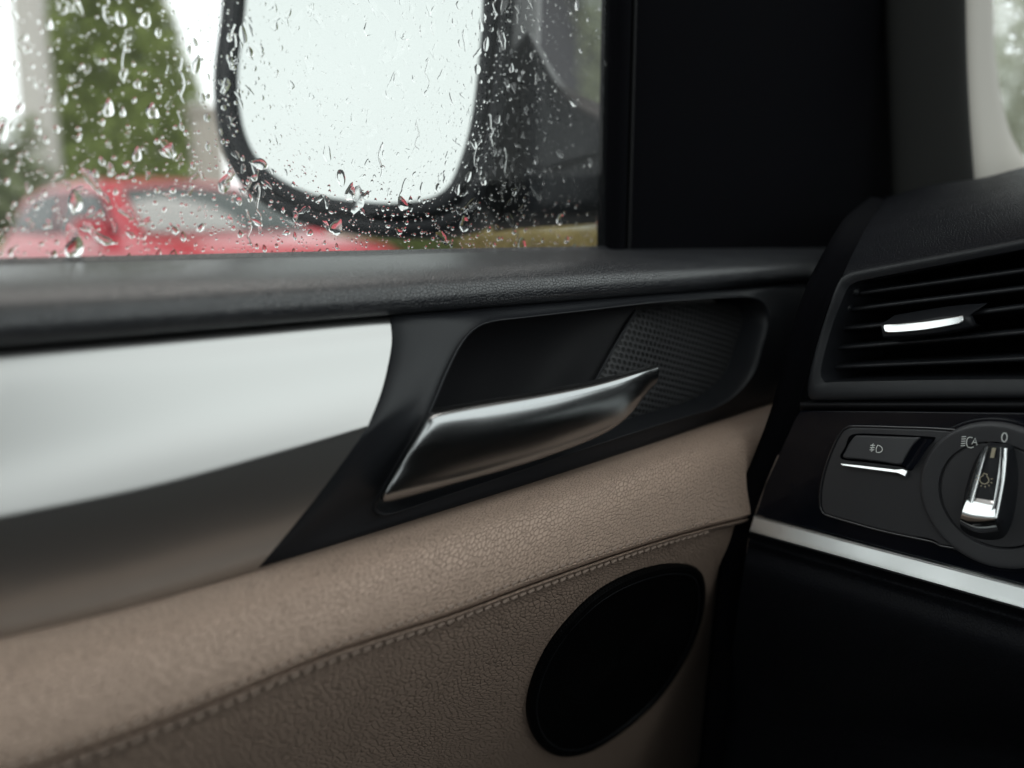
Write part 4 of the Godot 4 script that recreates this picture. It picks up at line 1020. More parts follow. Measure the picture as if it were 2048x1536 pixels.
# ---------------------------------------------------------------- dashboard
func build_dashboard():
	var dash := thing("dashboard", "left end of the black dashboard with gloss panel and a silver strip beside the door", "dashboard", Vector3(0.45, 0.9, 0.3), "", "thing")
	obj("upper_pad", loft([
		PackedVector3Array([Vector3(0.75, 1.185, -0.08202), Vector3(0.75, 1.1963, -0.04303), Vector3(0.75, 1.2024, -0.00174), Vector3(0.75, 1.2088, 0.0281), Vector3(0.75, 1.2184, 0.09398), Vector3(0.75, 1.2207, 0.21133)]),
		PackedVector3Array([Vector3(0.6, 1.1891, -0.01133), Vector3(0.6, 1.1968, 0.02104), Vector3(0.6, 1.2008, 0.05413), Vector3(0.6, 1.2063, 0.07792), Vector3(0.6, 1.2168, 0.13025), Vector3(0.6, 1.2198, 0.2238)]),
		PackedVector3Array([Vector3(0.52, 1.1869, 0.02844), Vector3(0.52, 1.1935, 0.05554), Vector3(0.52, 1.197, 0.08422), Vector3(0.52, 1.2018, 0.10484), Vector3(0.52, 1.211, 0.15016), Vector3(0.52, 1.2136, 0.23124)]),
		PackedVector3Array([Vector3(0.43, 1.172, 0.06418), Vector3(0.43, 1.1778, 0.09547), Vector3(0.43, 1.183, 0.11903), Vector3(0.43, 1.1871, 0.13611), Vector3(0.43, 1.1957, 0.17358), Vector3(0.43, 1.199, 0.24063)]),
		PackedVector3Array([Vector3(0.388, 1.1604, 0.07974), Vector3(0.388, 1.1673, 0.1144), Vector3(0.388, 1.1725, 0.13567), Vector3(0.388, 1.1761, 0.15115), Vector3(0.388, 1.1831, 0.18515), Vector3(0.388, 1.1883, 0.24555)]),
		PackedVector3Array([Vector3(0.369, 1.1502, 0.08507), Vector3(0.369, 1.1586, 0.12333), Vector3(0.369, 1.1633, 0.14364), Vector3(0.369, 1.1668, 0.15839), Vector3(0.369, 1.1739, 0.19078), Vector3(0.369, 1.1813, 0.24806)]),
		PackedVector3Array([Vector3(0.371, 1.1421, 0.08117), Vector3(0.371, 1.1521, 0.12308), Vector3(0.371, 1.1572, 0.14351), Vector3(0.371, 1.1609, 0.15835), Vector3(0.371, 1.1689, 0.19088), Vector3(0.371, 1.1767, 0.24851)]),
	], 40, 6), M.dash_leather, dash, "soft black dashboard top sloping up to the windscreen")
	obj("end_cover", loft([
		PackedVector3Array([Vector3(0.52, 1.1869, 0.02844), Vector3(0.43, 1.172, 0.06418), Vector3(0.388, 1.1604, 0.07974), Vector3(0.369, 1.1502, 0.08507), Vector3(0.364, 1.1411, 0.08306), Vector3(0.363, 1.1219, 0.07803), Vector3(0.362, 1.0972, 0.07316), Vector3(0.361, 1.0793, 0.06915), Vector3(0.361, 1.0601, 0.06219), Vector3(0.361, 1.04, 0.05493), Vector3(0.361, 1.0195, 0.04912), Vector3(0.361, 1.0077, 0.04682), Vector3(0.375, 0.93423, 0.03341), Vector3(0.4, 0.81338, 0.01206), Vector3(0.43, 0.66883, -0.00558)]),
		PackedVector3Array([Vector3(0.53, 1.1875, 0.02195), Vector3(0.455, 1.1722, 0.04495), Vector3(0.415, 1.1597, 0.05982), Vector3(0.4, 1.1484, 0.06279), Vector3(0.396, 1.1382, 0.05977), Vector3(0.395, 1.1172, 0.05464), Vector3(0.394, 1.09, 0.04969), Vector3(0.392, 1.071, 0.04811), Vector3(0.39, 1.051, 0.04349), Vector3(0.388, 1.0302, 0.03779), Vector3(0.386, 1.0095, 0.03246), Vector3(0.386, 0.99603, 0.02906), Vector3(0.4, 0.91706, 0.01347), Vector3(0.42, 0.79327, -0.00521), Vector3(0.45, 0.64222, -0.02315)]),
		PackedVector3Array([Vector3(0.75, 1.17, 0.03), Vector3(0.70, 1.12, 0.03), Vector3(0.7, 1.0, 0.03), Vector3(0.7, 0.8, 0.02), Vector3(0.7, 0.6, 0.02)]),
	], 50, 5, false, Vector3(0.3, 1.0, -0.3)), M.void, dash)
	obj("joint_strip", loft([
		PackedVector3Array([Vector3(0.366, 1.0863, 0.06837), Vector3(0.366, 1.1028, 0.16609), Vector3(0.366, 1.1114, 0.22053)]),
		PackedVector3Array([Vector3(0.361, 1.0857, 0.07139), Vector3(0.361, 1.1017, 0.16786), Vector3(0.361, 1.1104, 0.22155)]),
		PackedVector3Array([Vector3(0.361, 1.0835, 0.07155), Vector3(0.361, 1.0995, 0.16809), Vector3(0.361, 1.1082, 0.22183)]),
		PackedVector3Array([Vector3(0.366, 1.0805, 0.06879), Vector3(0.366, 1.0969, 0.16671), Vector3(0.366, 1.1056, 0.22124)]),
	], 10, 4), M.plastic_dark, dash)
	obj("gloss_panel", slab(PackedVector3Array([Vector3(0.36, 1.082, 0.07225), Vector3(0.36, 1.09, 0.12023), Vector3(0.36, 1.0977, 0.16861), Vector3(0.36, 1.1059, 0.22229), Vector3(0.36, 1.0285, 0.23181), Vector3(0.36, 1.0272, 0.17599), Vector3(0.36, 1.0256, 0.12591), Vector3(0.36, 1.0242, 0.07641), Vector3(0.36, 1.0233, 0.05134), Vector3(0.36, 1.0403, 0.05555), Vector3(0.36, 1.0591, 0.06288), Vector3(0.36, 1.077, 0.06937)]), Vector3(-1, 0, 0), 0.012, 0.0005), M.gloss, dash, "glossy black panel round the headlight switch")
	obj("silver_strip", loft([
		PackedVector3Array([Vector3(0.364, 1.0211, 0.04763), Vector3(0.364, 1.0258, 0.17481), Vector3(0.364, 1.0275, 0.23121)]),
		PackedVector3Array([Vector3(0.3586, 1.0228, 0.05111), Vector3(0.3586, 1.0275, 0.17641), Vector3(0.3586, 1.0293, 0.23198)]),
		PackedVector3Array([Vector3(0.358, 1.0219, 0.05127), Vector3(0.358, 1.0265, 0.17672), Vector3(0.358, 1.0282, 0.23221)]),
		PackedVector3Array([Vector3(0.3563, 1.0194, 0.05166), Vector3(0.3563, 1.0239, 0.17756), Vector3(0.3563, 1.0257, 0.23284)]),
		PackedVector3Array([Vector3(0.3546, 1.0166, 0.05178), Vector3(0.3546, 1.0211, 0.17841), Vector3(0.3546, 1.0229, 0.23349)]),
		PackedVector3Array([Vector3(0.3548, 1.0154, 0.05142), Vector3(0.3548, 1.0198, 0.17848), Vector3(0.3548, 1.0216, 0.23362)]),
		PackedVector3Array([Vector3(0.36, 1.0126, 0.04811), Vector3(0.36, 1.0171, 0.17704), Vector3(0.36, 1.0189, 0.233)]),
	], 40, 5, false, EYE, true), M.strip, dash, "silver strip under the glossy panel")
	obj("lower_pad", loft([
		PackedVector3Array([Vector3(0.362, 1.0119, 0.0468), Vector3(0.362, 1.0165, 0.17645), Vector3(0.362, 1.0182, 0.23272)]),
		PackedVector3Array([Vector3(0.364, 1.0059, 0.04522), Vector3(0.364, 1.0108, 0.17639), Vector3(0.364, 1.0127, 0.23303)]),
		PackedVector3Array([Vector3(0.357, 1.0039, 0.04915), Vector3(0.357, 1.009, 0.17888), Vector3(0.357, 1.0112, 0.23449)]),
		PackedVector3Array([Vector3(0.354, 0.991, 0.04954), Vector3(0.354, 0.99891, 0.18093), Vector3(0.354, 1.0016, 0.23622)]),
		PackedVector3Array([Vector3(0.366, 0.95157, 0.03863), Vector3(0.366, 0.9757, 0.1794), Vector3(0.366, 0.98261, 0.23637)]),
		PackedVector3Array([Vector3(0.4, 0.8771, 0.01399), Vector3(0.4, 0.93357, 0.17257), Vector3(0.4, 0.95266, 0.23386)]),
		PackedVector3Array([Vector3(0.46, 0.75989, -0.02813), Vector3(0.46, 0.85869, 0.16059), Vector3(0.46, 0.89092, 0.23052)]),
		PackedVector3Array([Vector3(0.95, 0.70, 0.02), Vector3(0.95, 0.70, 0.15), Vector3(0.95, 0.7, 0.4)]),
	], 40, 6), M.dash_leather, dash, "black grained leather under the silver strip")
	obj("dash_body", box(Vector3(0.43, 0.78, 0.22), Vector3(1.08, 1.13, 1.48)), M.soft, dash)

func build_vent():
	var vent := thing("air_vent", "black slatted air vent above the headlight switch with a bright tab", "air vent", Vector3(0.37, 1.1288, 0.13358), "", "thing")
	var open := PackedVector3Array([Vector3(0.368, 1.1446, 0.0914), Vector3(0.368, 1.1467, 0.09786), Vector3(0.368, 1.1543, 0.12992), Vector3(0.368, 1.1612, 0.15931), Vector3(0.368, 1.167, 0.1841), Vector3(0.368, 1.1703, 0.19886), Vector3(0.366, 1.1443, 0.20412), Vector3(0.363, 1.1169, 0.20774), Vector3(0.363, 1.1144, 0.19137), Vector3(0.363, 1.1107, 0.16625), Vector3(0.363, 1.1049, 0.12834), Vector3(0.363, 1.0981, 0.08696), Vector3(0.363, 1.0984, 0.08263), Vector3(0.363, 1.1016, 0.08111), Vector3(0.364, 1.1098, 0.08146), Vector3(0.366, 1.1234, 0.08335), Vector3(0.367, 1.136, 0.08678), Vector3(0.368, 1.1421, 0.0887)])
	var rim := PackedVector3Array([Vector3(0.366, 1.1486, 0.08729), Vector3(0.366, 1.1512, 0.09615), Vector3(0.366, 1.1588, 0.13033), Vector3(0.366, 1.1653, 0.15954), Vector3(0.366, 1.1711, 0.18417), Vector3(0.366, 1.1751, 0.20246), Vector3(0.364, 1.1448, 0.2092), Vector3(0.36, 1.1119, 0.21299), Vector3(0.36, 1.1082, 0.19286), Vector3(0.36, 1.1039, 0.16796), Vector3(0.36, 1.0975, 0.13033), Vector3(0.36, 1.0895, 0.08474), Vector3(0.36, 1.0888, 0.07757), Vector3(0.36, 1.0929, 0.07543), Vector3(0.361, 1.1038, 0.07588), Vector3(0.363, 1.12, 0.07817), Vector3(0.364, 1.1373, 0.08236), Vector3(0.365, 1.1448, 0.08445)])
	obj("vent_frame", loft([shifted(rim, Vector3(0.008, 0, 0)), rim, shrunk(open, 1.02, Vector3(-0.002, 0, 0)), open, shrunk(open, 0.985, Vector3(0.012, 0, 0)), shrunk(open, 0.97, Vector3(0.06, 0, 0))], 140, 4, true), M.plastic, vent)
	obj("vent_duct", slab(shrunk(open, 1.02, Vector3(0.055, 0, 0)), Vector3(-1, 0, 0), 0.003, 0.0005, 60), M.void, vent)
	var rows := [
		PackedVector3Array([Vector3(0.376, 1.1381, 0.08232), Vector3(0.374, 1.1416, 0.10001), Vector3(0.372, 1.153, 0.15885), Vector3(0.372, 1.1615, 0.20196)]),
		PackedVector3Array([Vector3(0.376, 1.1302, 0.07939), Vector3(0.374, 1.1345, 0.10061), Vector3(0.372, 1.1459, 0.1596), Vector3(0.372, 1.1545, 0.20279)]),
		PackedVector3Array([Vector3(0.375, 1.1216, 0.07701), Vector3(0.373, 1.1257, 0.10185), Vector3(0.371, 1.1386, 0.16069), Vector3(0.371, 1.1477, 0.20382)]),
		PackedVector3Array([Vector3(0.374, 1.1118, 0.07624), Vector3(0.372, 1.1169, 0.10309), Vector3(0.37, 1.1285, 0.16208), Vector3(0.37, 1.137, 0.2053)]),
		PackedVector3Array([Vector3(0.373, 1.1024, 0.07516), Vector3(0.371, 1.1076, 0.10437), Vector3(0.369, 1.118, 0.16351), Vector3(0.369, 1.1252, 0.20692)]),
	]
	for q in rows:
		obj("slat", loft([shifted(q, Vector3(0.030, -0.0045, 0)), shifted(q, Vector3(0.006, -0.0016, 0)), shifted(q, Vector3(0.0008, -0.0012, 0)), q, shifted(q, Vector3(0.0010, 0.0008, 0)), shifted(q, Vector3(0.006, 0.0012, 0)), shifted(q, Vector3(0.030, 0.0005, 0))], 24, 3), M.plastic, vent)
	for p in [Vector3(0.374, 1.1402, 0.0884), Vector3(0.374, 1.1324, 0.08508)]:
		var knob := SphereMesh.new()
		knob.radius = 0.0022
		knob.height = 0.0044
		var o := obj("slat_pivot", knob, M.plastic, vent)
		o.position = p - vent.position
	var tab := obj("vent_tab", loft([
		PackedVector3Array([Vector3(0.372, 1.1309, 0.10879), Vector3(0.372, 1.1342, 0.12175), Vector3(0.372, 1.137, 0.13402), Vector3(0.372, 1.1386, 0.14422), Vector3(0.373, 1.1389, 0.14653)]),
		PackedVector3Array([Vector3(0.3625, 1.1275, 0.10773), Vector3(0.3615, 1.1306, 0.12242), Vector3(0.3615, 1.1337, 0.13455), Vector3(0.3625, 1.1343, 0.143), Vector3(0.3655, 1.1346, 0.14357)]),
		PackedVector3Array([Vector3(0.361, 1.1267, 0.1083), Vector3(0.36, 1.1297, 0.12317), Vector3(0.36, 1.1324, 0.1353), Vector3(0.3615, 1.1332, 0.14388), Vector3(0.365, 1.1336, 0.14424)]),
		PackedVector3Array([Vector3(0.361, 1.1232, 0.10905), Vector3(0.36, 1.1256, 0.12354), Vector3(0.36, 1.1282, 0.13569), Vector3(0.362, 1.1308, 0.14451), Vector3(0.3655, 1.1316, 0.14503)]),
		PackedVector3Array([Vector3(0.363, 1.1213, 0.10893), Vector3(0.362, 1.1234, 0.12285), Vector3(0.362, 1.1261, 0.13507), Vector3(0.364, 1.1291, 0.14429), Vector3(0.367, 1.1305, 0.14535)]),
		PackedVector3Array([Vector3(0.374, 1.1198, 0.10883), Vector3(0.374, 1.1221, 0.12199), Vector3(0.374, 1.1251, 0.13437), Vector3(0.374, 1.128, 0.14216), Vector3(0.374, 1.1294, 0.14438)]),
	], 24, 4), M.plastic, vent, "black slider tab")
	obj("bright_edge", slab(PackedVector3Array([Vector3(0.3595, 1.1277, 0.10984), Vector3(0.3592, 1.1288, 0.11718), Vector3(0.359, 1.1312, 0.12974), Vector3(0.359, 1.1342, 0.14165), Vector3(0.359, 1.1341, 0.14245), Vector3(0.359, 1.1312, 0.14214), Vector3(0.359, 1.1274, 0.13009), Vector3(0.3592, 1.1249, 0.11752), Vector3(0.3595, 1.1242, 0.11126), Vector3(0.3595, 1.1253, 0.11027)]), Vector3(-0.93, 0.36, 0.05).normalized(), 0.002, 0.0006, 40), M.chrome, tab, "bright metal edge of the tab")

func build_switch():
	var sw := thing("headlight_switch", "round headlight switch with a silver-edged knob in the glossy black panel", "light switch", Vector3(0.36, 1.0598, 0.14422), "", "thing")
	var N := Vector3(-1, 0, 0)
	var plate := PackedVector3Array([Vector3(0.3592, 1.0786, 0.09748), Vector3(0.3592, 1.0801, 0.10313), Vector3(0.3592, 1.083, 0.12121), Vector3(0.3592, 1.0855, 0.13802), Vector3(0.3592, 1.0859, 0.14901), Vector3(0.3592, 1.0809, 0.16003), Vector3(0.3592, 1.0607, 0.16396), Vector3(0.3592, 1.0396, 0.15845), Vector3(0.3592, 1.035, 0.14485), Vector3(0.3592, 1.0356, 0.13935), Vector3(0.3592, 1.0347, 0.12772), Vector3(0.3592, 1.034, 0.11477), Vector3(0.3592, 1.034, 0.10204), Vector3(0.3592, 1.0342, 0.09121), Vector3(0.3592, 1.0354, 0.08828), Vector3(0.3592, 1.0387, 0.087), Vector3(0.3592, 1.0477, 0.08683), Vector3(0.3592, 1.0575, 0.0884), Vector3(0.3592, 1.068, 0.09139), Vector3(0.3592, 1.0751, 0.09432)])
	obj("switch_groove", slab(shrunk(plate, 1.022, Vector3(-0.0002, 0, 0)), N, 0.003, 0.0007, 160), M.gloss, sw)
	obj("switch_plate", slab(shrunk(plate, 0.985, Vector3(-0.0008, 0, 0)), N, 0.003, 0.0008, 160), M.plate, sw)
	obj("plate_rim", tube(shrunk(plate, 1.008, Vector3(-0.0004, 0, 0)), 0.00055, 8, 160, true), M.rim, sw)
	# round dial: rings are circles in the plane of the panel
	var c := Vector3(0.3592, 1.0627, 0.16281)
	obj("dial_groove", slab(circle(c + N * 0.0006, 0.0318), N, 0.003, 0.0006), M.gloss, sw)
	var ring := []
	for a in [[0.0304, 0.0002], [0.0300, 0.0020], [0.0292, 0.0027], [0.0280, 0.0029], [0.0230, 0.0024], [0.0222, 0.0020], [0.0218, -0.001]]:
		ring.append(circle(c + N * a[1], a[0]))
	obj("dial_ring", loft(ring, 96, 3, true), M.plate, sw)
	obj("dial_disc", slab(circle(c + N * 0.0017, 0.0214), N, 0.003, 0.0004), M.plate, sw)
	# knob: a long lever across the disc
	var foot := PackedVector3Array([Vector3(0.3575, 1.0803, 0.1558), Vector3(0.3575, 1.0817, 0.15944), Vector3(0.3575, 1.0819, 0.16533), Vector3(0.3575, 1.0805, 0.16837), Vector3(0.3575, 1.071, 0.17026), Vector3(0.3575, 1.0585, 0.17029), Vector3(0.3575, 1.0497, 0.16901), Vector3(0.3575, 1.045, 0.16616), Vector3(0.3575, 1.0428, 0.15877), Vector3(0.3575, 1.0443, 0.15195), Vector3(0.3575, 1.0487, 0.15032), Vector3(0.3575, 1.061, 0.15112), Vector3(0.3575, 1.0722, 0.15276)])
	var front := PackedVector3Array([Vector3(0.35, 1.0832, 0.15906), Vector3(0.3498, 1.084, 0.1609), Vector3(0.3498, 1.0844, 0.16487), Vector3(0.35, 1.0842, 0.16697), Vector3(0.3498, 1.0834, 0.16767), Vector3(0.3485, 1.0744, 0.16832), Vector3(0.3465, 1.0647, 0.16858), Vector3(0.344, 1.057, 0.16863), Vector3(0.3435, 1.0547, 0.16741), Vector3(0.3435, 1.0532, 0.16205), Vector3(0.344, 1.0536, 0.15634), Vector3(0.3445, 1.0552, 0.15503), Vector3(0.347, 1.0642, 0.15509), Vector3(0.349, 1.0747, 0.15653)])
	var knob := obj("knob", loft([foot, shrunk(front, 1.04, Vector3(0.006, 0, 0)), shrunk(front, 1.0, Vector3(0.0015, 0, 0)), shrunk(front, 0.96, Vector3(0.0008, 0, 0)), shrunk(front, 0.5, Vector3(0.0006, 0, 0)), shrunk(front, 0.01, Vector3(0.0006, 0, 0))], 90, 4, true), M.plastic, sw, "black rotary knob")
	var left_rail := [PackedVector3Array([Vector3(0.3497, 1.0837, 0.15912), Vector3(0.349, 1.0786, 0.15802), Vector3(0.3474, 1.0699, 0.15704), Vector3(0.3452, 1.0607, 0.15632), Vector3(0.3434, 1.0549, 0.15588)]), PackedVector3Array([Vector3(0.3492, 1.0845, 0.16106), Vector3(0.3485, 1.0792, 0.16038), Vector3(0.3469, 1.0706, 0.1596), Vector3(0.3447, 1.0615, 0.1589), Vector3(0.3429, 1.0557, 0.15846)])]
	var right_rail := [PackedVector3Array([Vector3(0.3492, 1.0849, 0.16557), Vector3(0.3485, 1.08, 0.16596), Vector3(0.3469, 1.0722, 0.16641), Vector3(0.3447, 1.0635, 0.16663), Vector3(0.3429, 1.0579, 0.1664)]), PackedVector3Array([Vector3(0.3497, 1.0848, 0.16738), Vector3(0.349, 1.0803, 0.16772), Vector3(0.3474, 1.0726, 0.16835), Vector3(0.3452, 1.0639, 0.16858), Vector3(0.3434, 1.058, 0.16857)])]
	for e in [left_rail, right_rail]:
		obj("bright_edge", loft([shifted(e[0], Vector3(0.0016, 0, 0)), e[0], shifted(e[0].duplicate(), Vector3(-0.0002, 0, 0)), e[1], shifted(e[1], Vector3(0.0016, 0, 0))], 24, 3), M.chrome, knob, "silver edge along the knob")
	obj("bright_end", loft([
		PackedVector3Array([Vector3(0.3462, 1.0631, 0.15741), Vector3(0.3462, 1.0632, 0.15948), Vector3(0.3462, 1.0634, 0.16244), Vector3(0.3462, 1.0636, 0.16573)]),
		PackedVector3Array([Vector3(0.3446, 1.0611, 0.15652), Vector3(0.3446, 1.0612, 0.15991), Vector3(0.3446, 1.0616, 0.16321), Vector3(0.3446, 1.0622, 0.16716)]),
		PackedVector3Array([Vector3(0.3428, 1.0576, 0.15623), Vector3(0.3426, 1.0575, 0.1601), Vector3(0.3426, 1.0582, 0.16429), Vector3(0.3428, 1.0592, 0.16812)]),
		PackedVector3Array([Vector3(0.3424, 1.0547, 0.15591), Vector3(0.3422, 1.0546, 0.16054), Vector3(0.3422, 1.0553, 0.16473), Vector3(0.3424, 1.057, 0.16849)]),
		PackedVector3Array([Vector3(0.343, 1.0534, 0.15579), Vector3(0.3428, 1.0527, 0.16049), Vector3(0.3428, 1.0535, 0.16469), Vector3(0.343, 1.0553, 0.16881)]),
		PackedVector3Array([Vector3(0.346, 1.0516, 0.15479), Vector3(0.3458, 1.0505, 0.15957), Vector3(0.3458, 1.0511, 0.16382), Vector3(0.346, 1.053, 0.16851)]),
		PackedVector3Array([Vector3(0.351, 1.049, 0.15306), Vector3(0.351, 1.0476, 0.15786), Vector3(0.351, 1.048, 0.1622), Vector3(0.351, 1.0504, 0.16754)]),
	], 24, 5), M.chrome, knob, "silver lower end of the knob")
	obj("pointer_mark", slab(PackedVector3Array([Vector3(0.3486, 1.0841, 0.16242), Vector3(0.3486, 1.0842, 0.16369), Vector3(0.348, 1.0804, 0.16356), Vector3(0.348, 1.0803, 0.16229)]), N, 0.0006, 0.0001), M.print_warm, knob)
	var bulb := [arc(0, -0.0003, 0.00165, 0.00165, -245, 65, 20)]
	bulb.append([Vector2(-0.0007, 0.0012), Vector2(-0.0007, 0.0021), Vector2(0.0007, 0.0021), Vector2(0.0007, 0.0012)])
	for k in 8:
		var a := deg_to_rad(-200 + k * 220.0 / 7.0)
		bulb.append([Vector2(cos(a), sin(a)) * 0.0024 + Vector2(0, -0.0003), Vector2(cos(a), sin(a)) * 0.0031 + Vector2(0, -0.0003)])
	obj("bulb_symbol", lines(bulb, Vector3(0.3469, 1.0715, 0.16156), 0.00030, Vector3(-0.98, 0.20, 0).normalized(), Vector3(0, 0, 1), Vector3(0.2, 0.98, 0)), M.print_warm, knob)
	# printed symbols on the ring
	var auto := []
	for k in 5:
		auto.append([Vector2(-0.0034, 0.0017 - k * 0.00095), Vector2(-0.0017, 0.00215 - k * 0.00095)])
	var bowl := [Vector2(0.0008, 0.0022), Vector2(-0.0002, 0.0022)]
	bowl.append_array(arc(-0.0002, 0.0, 0.0011, 0.0022, 100, 250, 10))
	bowl.append_array([Vector2(0.0006, -0.0022), Vector2(0.0016, -0.0016)])
	auto.append(bowl)
	auto.append([Vector2(0.0008, -0.0006), Vector2(0.0018, 0.0022), Vector2(0.0028, -0.0006)])
	auto.append([Vector2(0.0012, 0.0004), Vector2(0.0024, 0.0004)])
	obj("automatic_light_symbol", lines(auto, Vector3(0.3561, 1.0829, 0.15148), 0.00036), M.print, sw)
	obj("zero_mark", lines([arc(0, 0, 0.00095, 0.0018, 0, 360, 24)], Vector3(0.3561, 1.0875, 0.16397), 0.00040), M.print, sw)
	dust(sw)
	# fog light button
	var key := PackedVector3Array([Vector3(0.356, 1.0757, 0.10228), Vector3(0.356, 1.0766, 0.10411), Vector3(0.356, 1.0783, 0.11418), Vector3(0.356, 1.0804, 0.12727), Vector3(0.356, 1.0808, 0.13108), Vector3(0.3555, 1.0768, 0.12868), Vector3(0.355, 1.0712, 0.12638), Vector3(0.3545, 1.0678, 0.12474), Vector3(0.3545, 1.067, 0.11589), Vector3(0.3545, 1.0661, 0.10669), Vector3(0.3545, 1.0653, 0.0986), Vector3(0.355, 1.0684, 0.09906), Vector3(0.3555, 1.0724, 0.10041)])
	var button := obj("fog_light_button", slab(key, Vector3(-0.985, 0.17, 0).normalized(), 0.003, 0.0008, 80), M.plate, sw)
	obj("button_well", slab(PackedVector3Array([Vector3(0.3582, 1.0759, 0.10015), Vector3(0.3582, 1.0787, 0.11308), Vector3(0.3582, 1.0817, 0.13465), Vector3(0.3582, 1.0811, 0.13679), Vector3(0.3582, 1.0755, 0.13314), Vector3(0.3582, 1.0689, 0.1299), Vector3(0.3582, 1.0649, 0.12811), Vector3(0.3582, 1.0656, 0.12322), Vector3(0.3582, 1.0644, 0.10966), Vector3(0.3582, 1.0633, 0.09579), Vector3(0.3582, 1.0694, 0.09728)]), N, 0.001, 0.0003, 90), M.void, button)
	obj("button_scoop", loft([
		PackedVector3Array([Vector3(0.3562, 1.0808, 0.13162), Vector3(0.3557, 1.0768, 0.12902), Vector3(0.3552, 1.0713, 0.12672), Vector3(0.3547, 1.0679, 0.1253)]),
		PackedVector3Array([Vector3(0.3572, 1.0806, 0.13352), Vector3(0.357, 1.0757, 0.1311), Vector3(0.3566, 1.0703, 0.12877), Vector3(0.356, 1.0666, 0.12678)]),
		PackedVector3Array([Vector3(0.356, 1.0813, 0.13709), Vector3(0.3557, 1.0757, 0.1342), Vector3(0.3555, 1.0701, 0.13185), Vector3(0.3552, 1.0662, 0.12934)])], 16, 4), M.gloss, button)
	obj("bright_lip", slab(PackedVector3Array([Vector3(0.3548, 1.0623, 0.09721), Vector3(0.3548, 1.0635, 0.10675), Vector3(0.3548, 1.0652, 0.12262), Vector3(0.3548, 1.0662, 0.12605), Vector3(0.355, 1.0657, 0.12796), Vector3(0.3552, 1.0625, 0.12728), Vector3(0.3548, 1.0634, 0.12367), Vector3(0.3548, 1.0622, 0.11155), Vector3(0.3548, 1.061, 0.0978)]), Vector3(-0.90, 0.43, 0).normalized(), 0.003, 0.0005, 70, true), M.chrome, button, "bright lip under the button")
	var fog := [[Vector2(0.0002, 0.0016), Vector2(0.0002, -0.0016)]]
	fog[0] = [Vector2(0.0004, -0.0016), Vector2(0.0001, 0.0), Vector2(0.0005, 0.0016)]
	fog[0].append_array(arc(0.0008, 0.0, 0.0021, 0.0016, 80, -80, 14))
	fog[0].append(Vector2(0.0004, -0.0016))
	for k in 3:
		fog.append([Vector2(-0.0027, 0.0008 - k * 0.0010), Vector2(-0.0006, 0.0013 - k * 0.0010)])
	fog.append([Vector2(-0.0014, 0.0019), Vector2(-0.0020, 0.0011), Vector2(-0.0013, 0.0004), Vector2(-0.0019, -0.0004), Vector2(-0.0014, -0.0012), Vector2(-0.0019, -0.0018)])
	obj("fog_light_symbol", lines(fog, Vector3(0.3549, 1.0726, 0.11339), 0.00036, Vector3(-0.985, 0.17, 0).normalized(), Vector3(0, 0, 1), Vector3(0.17, 0.985, 0)), M.print, button)

func dust(parent: Node3D):
	var fleck := SphereMesh.new()
	fleck.radius = 0.5
	fleck.height = 0.6
	fleck.radial_segments = 6
	fleck.rings = 3
	var mm := MultiMesh.new()
	mm.transform_format = MultiMesh.TRANSFORM_3D
	mm.mesh = fleck
	mm.instance_count = 170
	var lo := Vector3(0.3578, 1.0759, 0.05464)
	var hi := Vector3(0.3578, 1.0388, 0.1755)
	for i in 170:
		var on_plate := rng.randf() < 0.5
		var p := Vector3(0.3581 if on_plate else 0.3598, rng.randf_range(hi.y, lo.y), rng.randf_range(lerpf(lo.z, hi.z, 0.24) if on_plate else lo.z, hi.z))
		var k := 0.00007 * pow(1.0 - rng.randf() * 0.95, -0.35)
		mm.set_instance_transform(i, Transform3D(Basis.from_scale(Vector3(k * 0.5, k, k * rng.randf_range(0.7, 2.0))), p - world_at(parent)))
	var o := MultiMeshInstance3D.new()
	o.name = "dust_flecks"
	o.multimesh = mm
	o.material_override = mat(0.45, 0.45, 0.43, 0.9)
	o.set_meta("kind", "stuff")
	parent.add_child(o, true)

func circle(c: Vector3, r: float) -> PackedVector3Array:
	var out := PackedVector3Array()
	for i in 72:
		var a := TAU * i / 72
		out.append(c + Vector3(0, cos(a), sin(a)) * r)
	return out

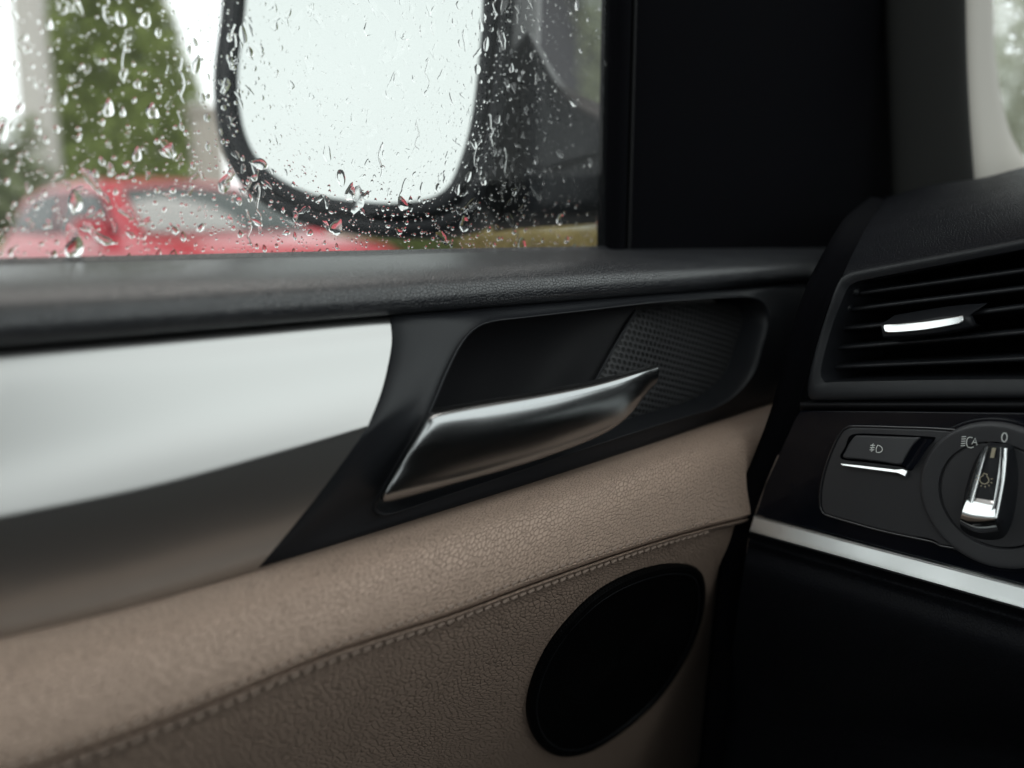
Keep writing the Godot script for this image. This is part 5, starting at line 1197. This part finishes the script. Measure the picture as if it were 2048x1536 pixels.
func build_pillar():
	var pil := thing("windscreen_pillar", "grey trimmed roof pillar between the black corner panel and the windscreen", "pillar trim", Vector3(0.6, 1.16, 0.0), "", "thing")
	obj("shaded_cover", loft([
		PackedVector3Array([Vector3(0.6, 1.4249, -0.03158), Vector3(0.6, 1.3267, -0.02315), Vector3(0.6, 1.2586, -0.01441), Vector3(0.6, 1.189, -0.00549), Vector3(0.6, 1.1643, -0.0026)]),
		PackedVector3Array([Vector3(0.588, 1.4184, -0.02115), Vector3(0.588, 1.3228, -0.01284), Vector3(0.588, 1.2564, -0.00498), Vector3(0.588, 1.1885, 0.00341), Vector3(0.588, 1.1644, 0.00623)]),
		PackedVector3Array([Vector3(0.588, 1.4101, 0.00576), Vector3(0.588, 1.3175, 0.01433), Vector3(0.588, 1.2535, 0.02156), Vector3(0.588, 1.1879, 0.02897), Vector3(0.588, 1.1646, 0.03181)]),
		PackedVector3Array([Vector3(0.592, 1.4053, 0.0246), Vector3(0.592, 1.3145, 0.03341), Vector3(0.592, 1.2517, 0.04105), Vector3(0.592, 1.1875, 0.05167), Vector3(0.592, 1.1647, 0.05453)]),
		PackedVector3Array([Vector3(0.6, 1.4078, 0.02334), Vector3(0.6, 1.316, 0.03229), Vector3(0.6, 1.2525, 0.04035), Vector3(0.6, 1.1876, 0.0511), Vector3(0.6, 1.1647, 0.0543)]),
	], 40, 5), M.trim_shaded, pil, "pillar cover facing the driver with shade put into its colour")
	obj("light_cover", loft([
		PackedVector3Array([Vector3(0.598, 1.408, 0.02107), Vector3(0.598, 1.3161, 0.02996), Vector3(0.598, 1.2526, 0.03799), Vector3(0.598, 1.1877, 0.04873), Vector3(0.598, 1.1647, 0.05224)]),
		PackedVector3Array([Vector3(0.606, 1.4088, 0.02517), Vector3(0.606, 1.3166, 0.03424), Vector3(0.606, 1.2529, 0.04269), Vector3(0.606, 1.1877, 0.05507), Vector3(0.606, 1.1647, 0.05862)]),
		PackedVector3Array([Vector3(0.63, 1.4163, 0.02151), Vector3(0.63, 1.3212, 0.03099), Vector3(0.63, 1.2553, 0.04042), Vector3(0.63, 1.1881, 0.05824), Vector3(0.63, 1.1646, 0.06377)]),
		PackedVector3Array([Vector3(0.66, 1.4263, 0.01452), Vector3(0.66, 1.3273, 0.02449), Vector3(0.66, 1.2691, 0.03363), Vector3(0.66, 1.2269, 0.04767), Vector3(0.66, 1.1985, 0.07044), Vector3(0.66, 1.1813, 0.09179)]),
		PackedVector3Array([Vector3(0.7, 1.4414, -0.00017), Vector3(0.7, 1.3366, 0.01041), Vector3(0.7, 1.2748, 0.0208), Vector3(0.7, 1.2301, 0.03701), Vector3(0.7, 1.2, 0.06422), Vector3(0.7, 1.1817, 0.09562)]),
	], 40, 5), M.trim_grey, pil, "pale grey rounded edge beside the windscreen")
	var screen := thing("windscreen", "rain-covered windscreen at the right behind the pillar", "windscreen", Vector3(0.6, 1.4, 0.7), "", "thing")
	obj("glass_pane", slab(PackedVector3Array([Vector3(1.06, 1.15, -0.02), Vector3(1.06, 1.15, 1.5), Vector3(0.12, 1.62, 1.45), Vector3(0.12, 1.62, 0.02)]), Vector3(0.447, 0.894, 0).normalized(), 0.0004, 0.0001), M.glass, screen)
	var bead := drop_mesh(301, 0.45, 0.25, 0.1)
	var nrm := Vector3(0.447, 0.894, 0).normalized()
	var bx := Vector3(0, 0, 1)
	var by := nrm.cross(bx)
	for i in 260:
		var t := pow(rng.randf(), 0.8) * 0.55
		var o := MeshInstance3D.new()
		o.name = numbered("windscreen_raindrop")
		o.mesh = bead
		o.material_override = M.water
		var at := Vector3(1.06 - 0.94 * t, 1.15 + 0.47 * t, rng.randf_range(0.0, 0.20)) + nrm * 0.001
		var r := 0.0014 * pow(1.0 - rng.randf() * 0.96, -0.5)
		var b := Basis(bx, by, -nrm) * Basis(Vector3(0, 0, 1), rng.randf() * TAU) * Basis.from_scale(Vector3(r, r * rng.randf_range(1.0, 1.6), r))
		o.transform = Transform3D(b, at - screen.position)
		screen.add_child(o, true)
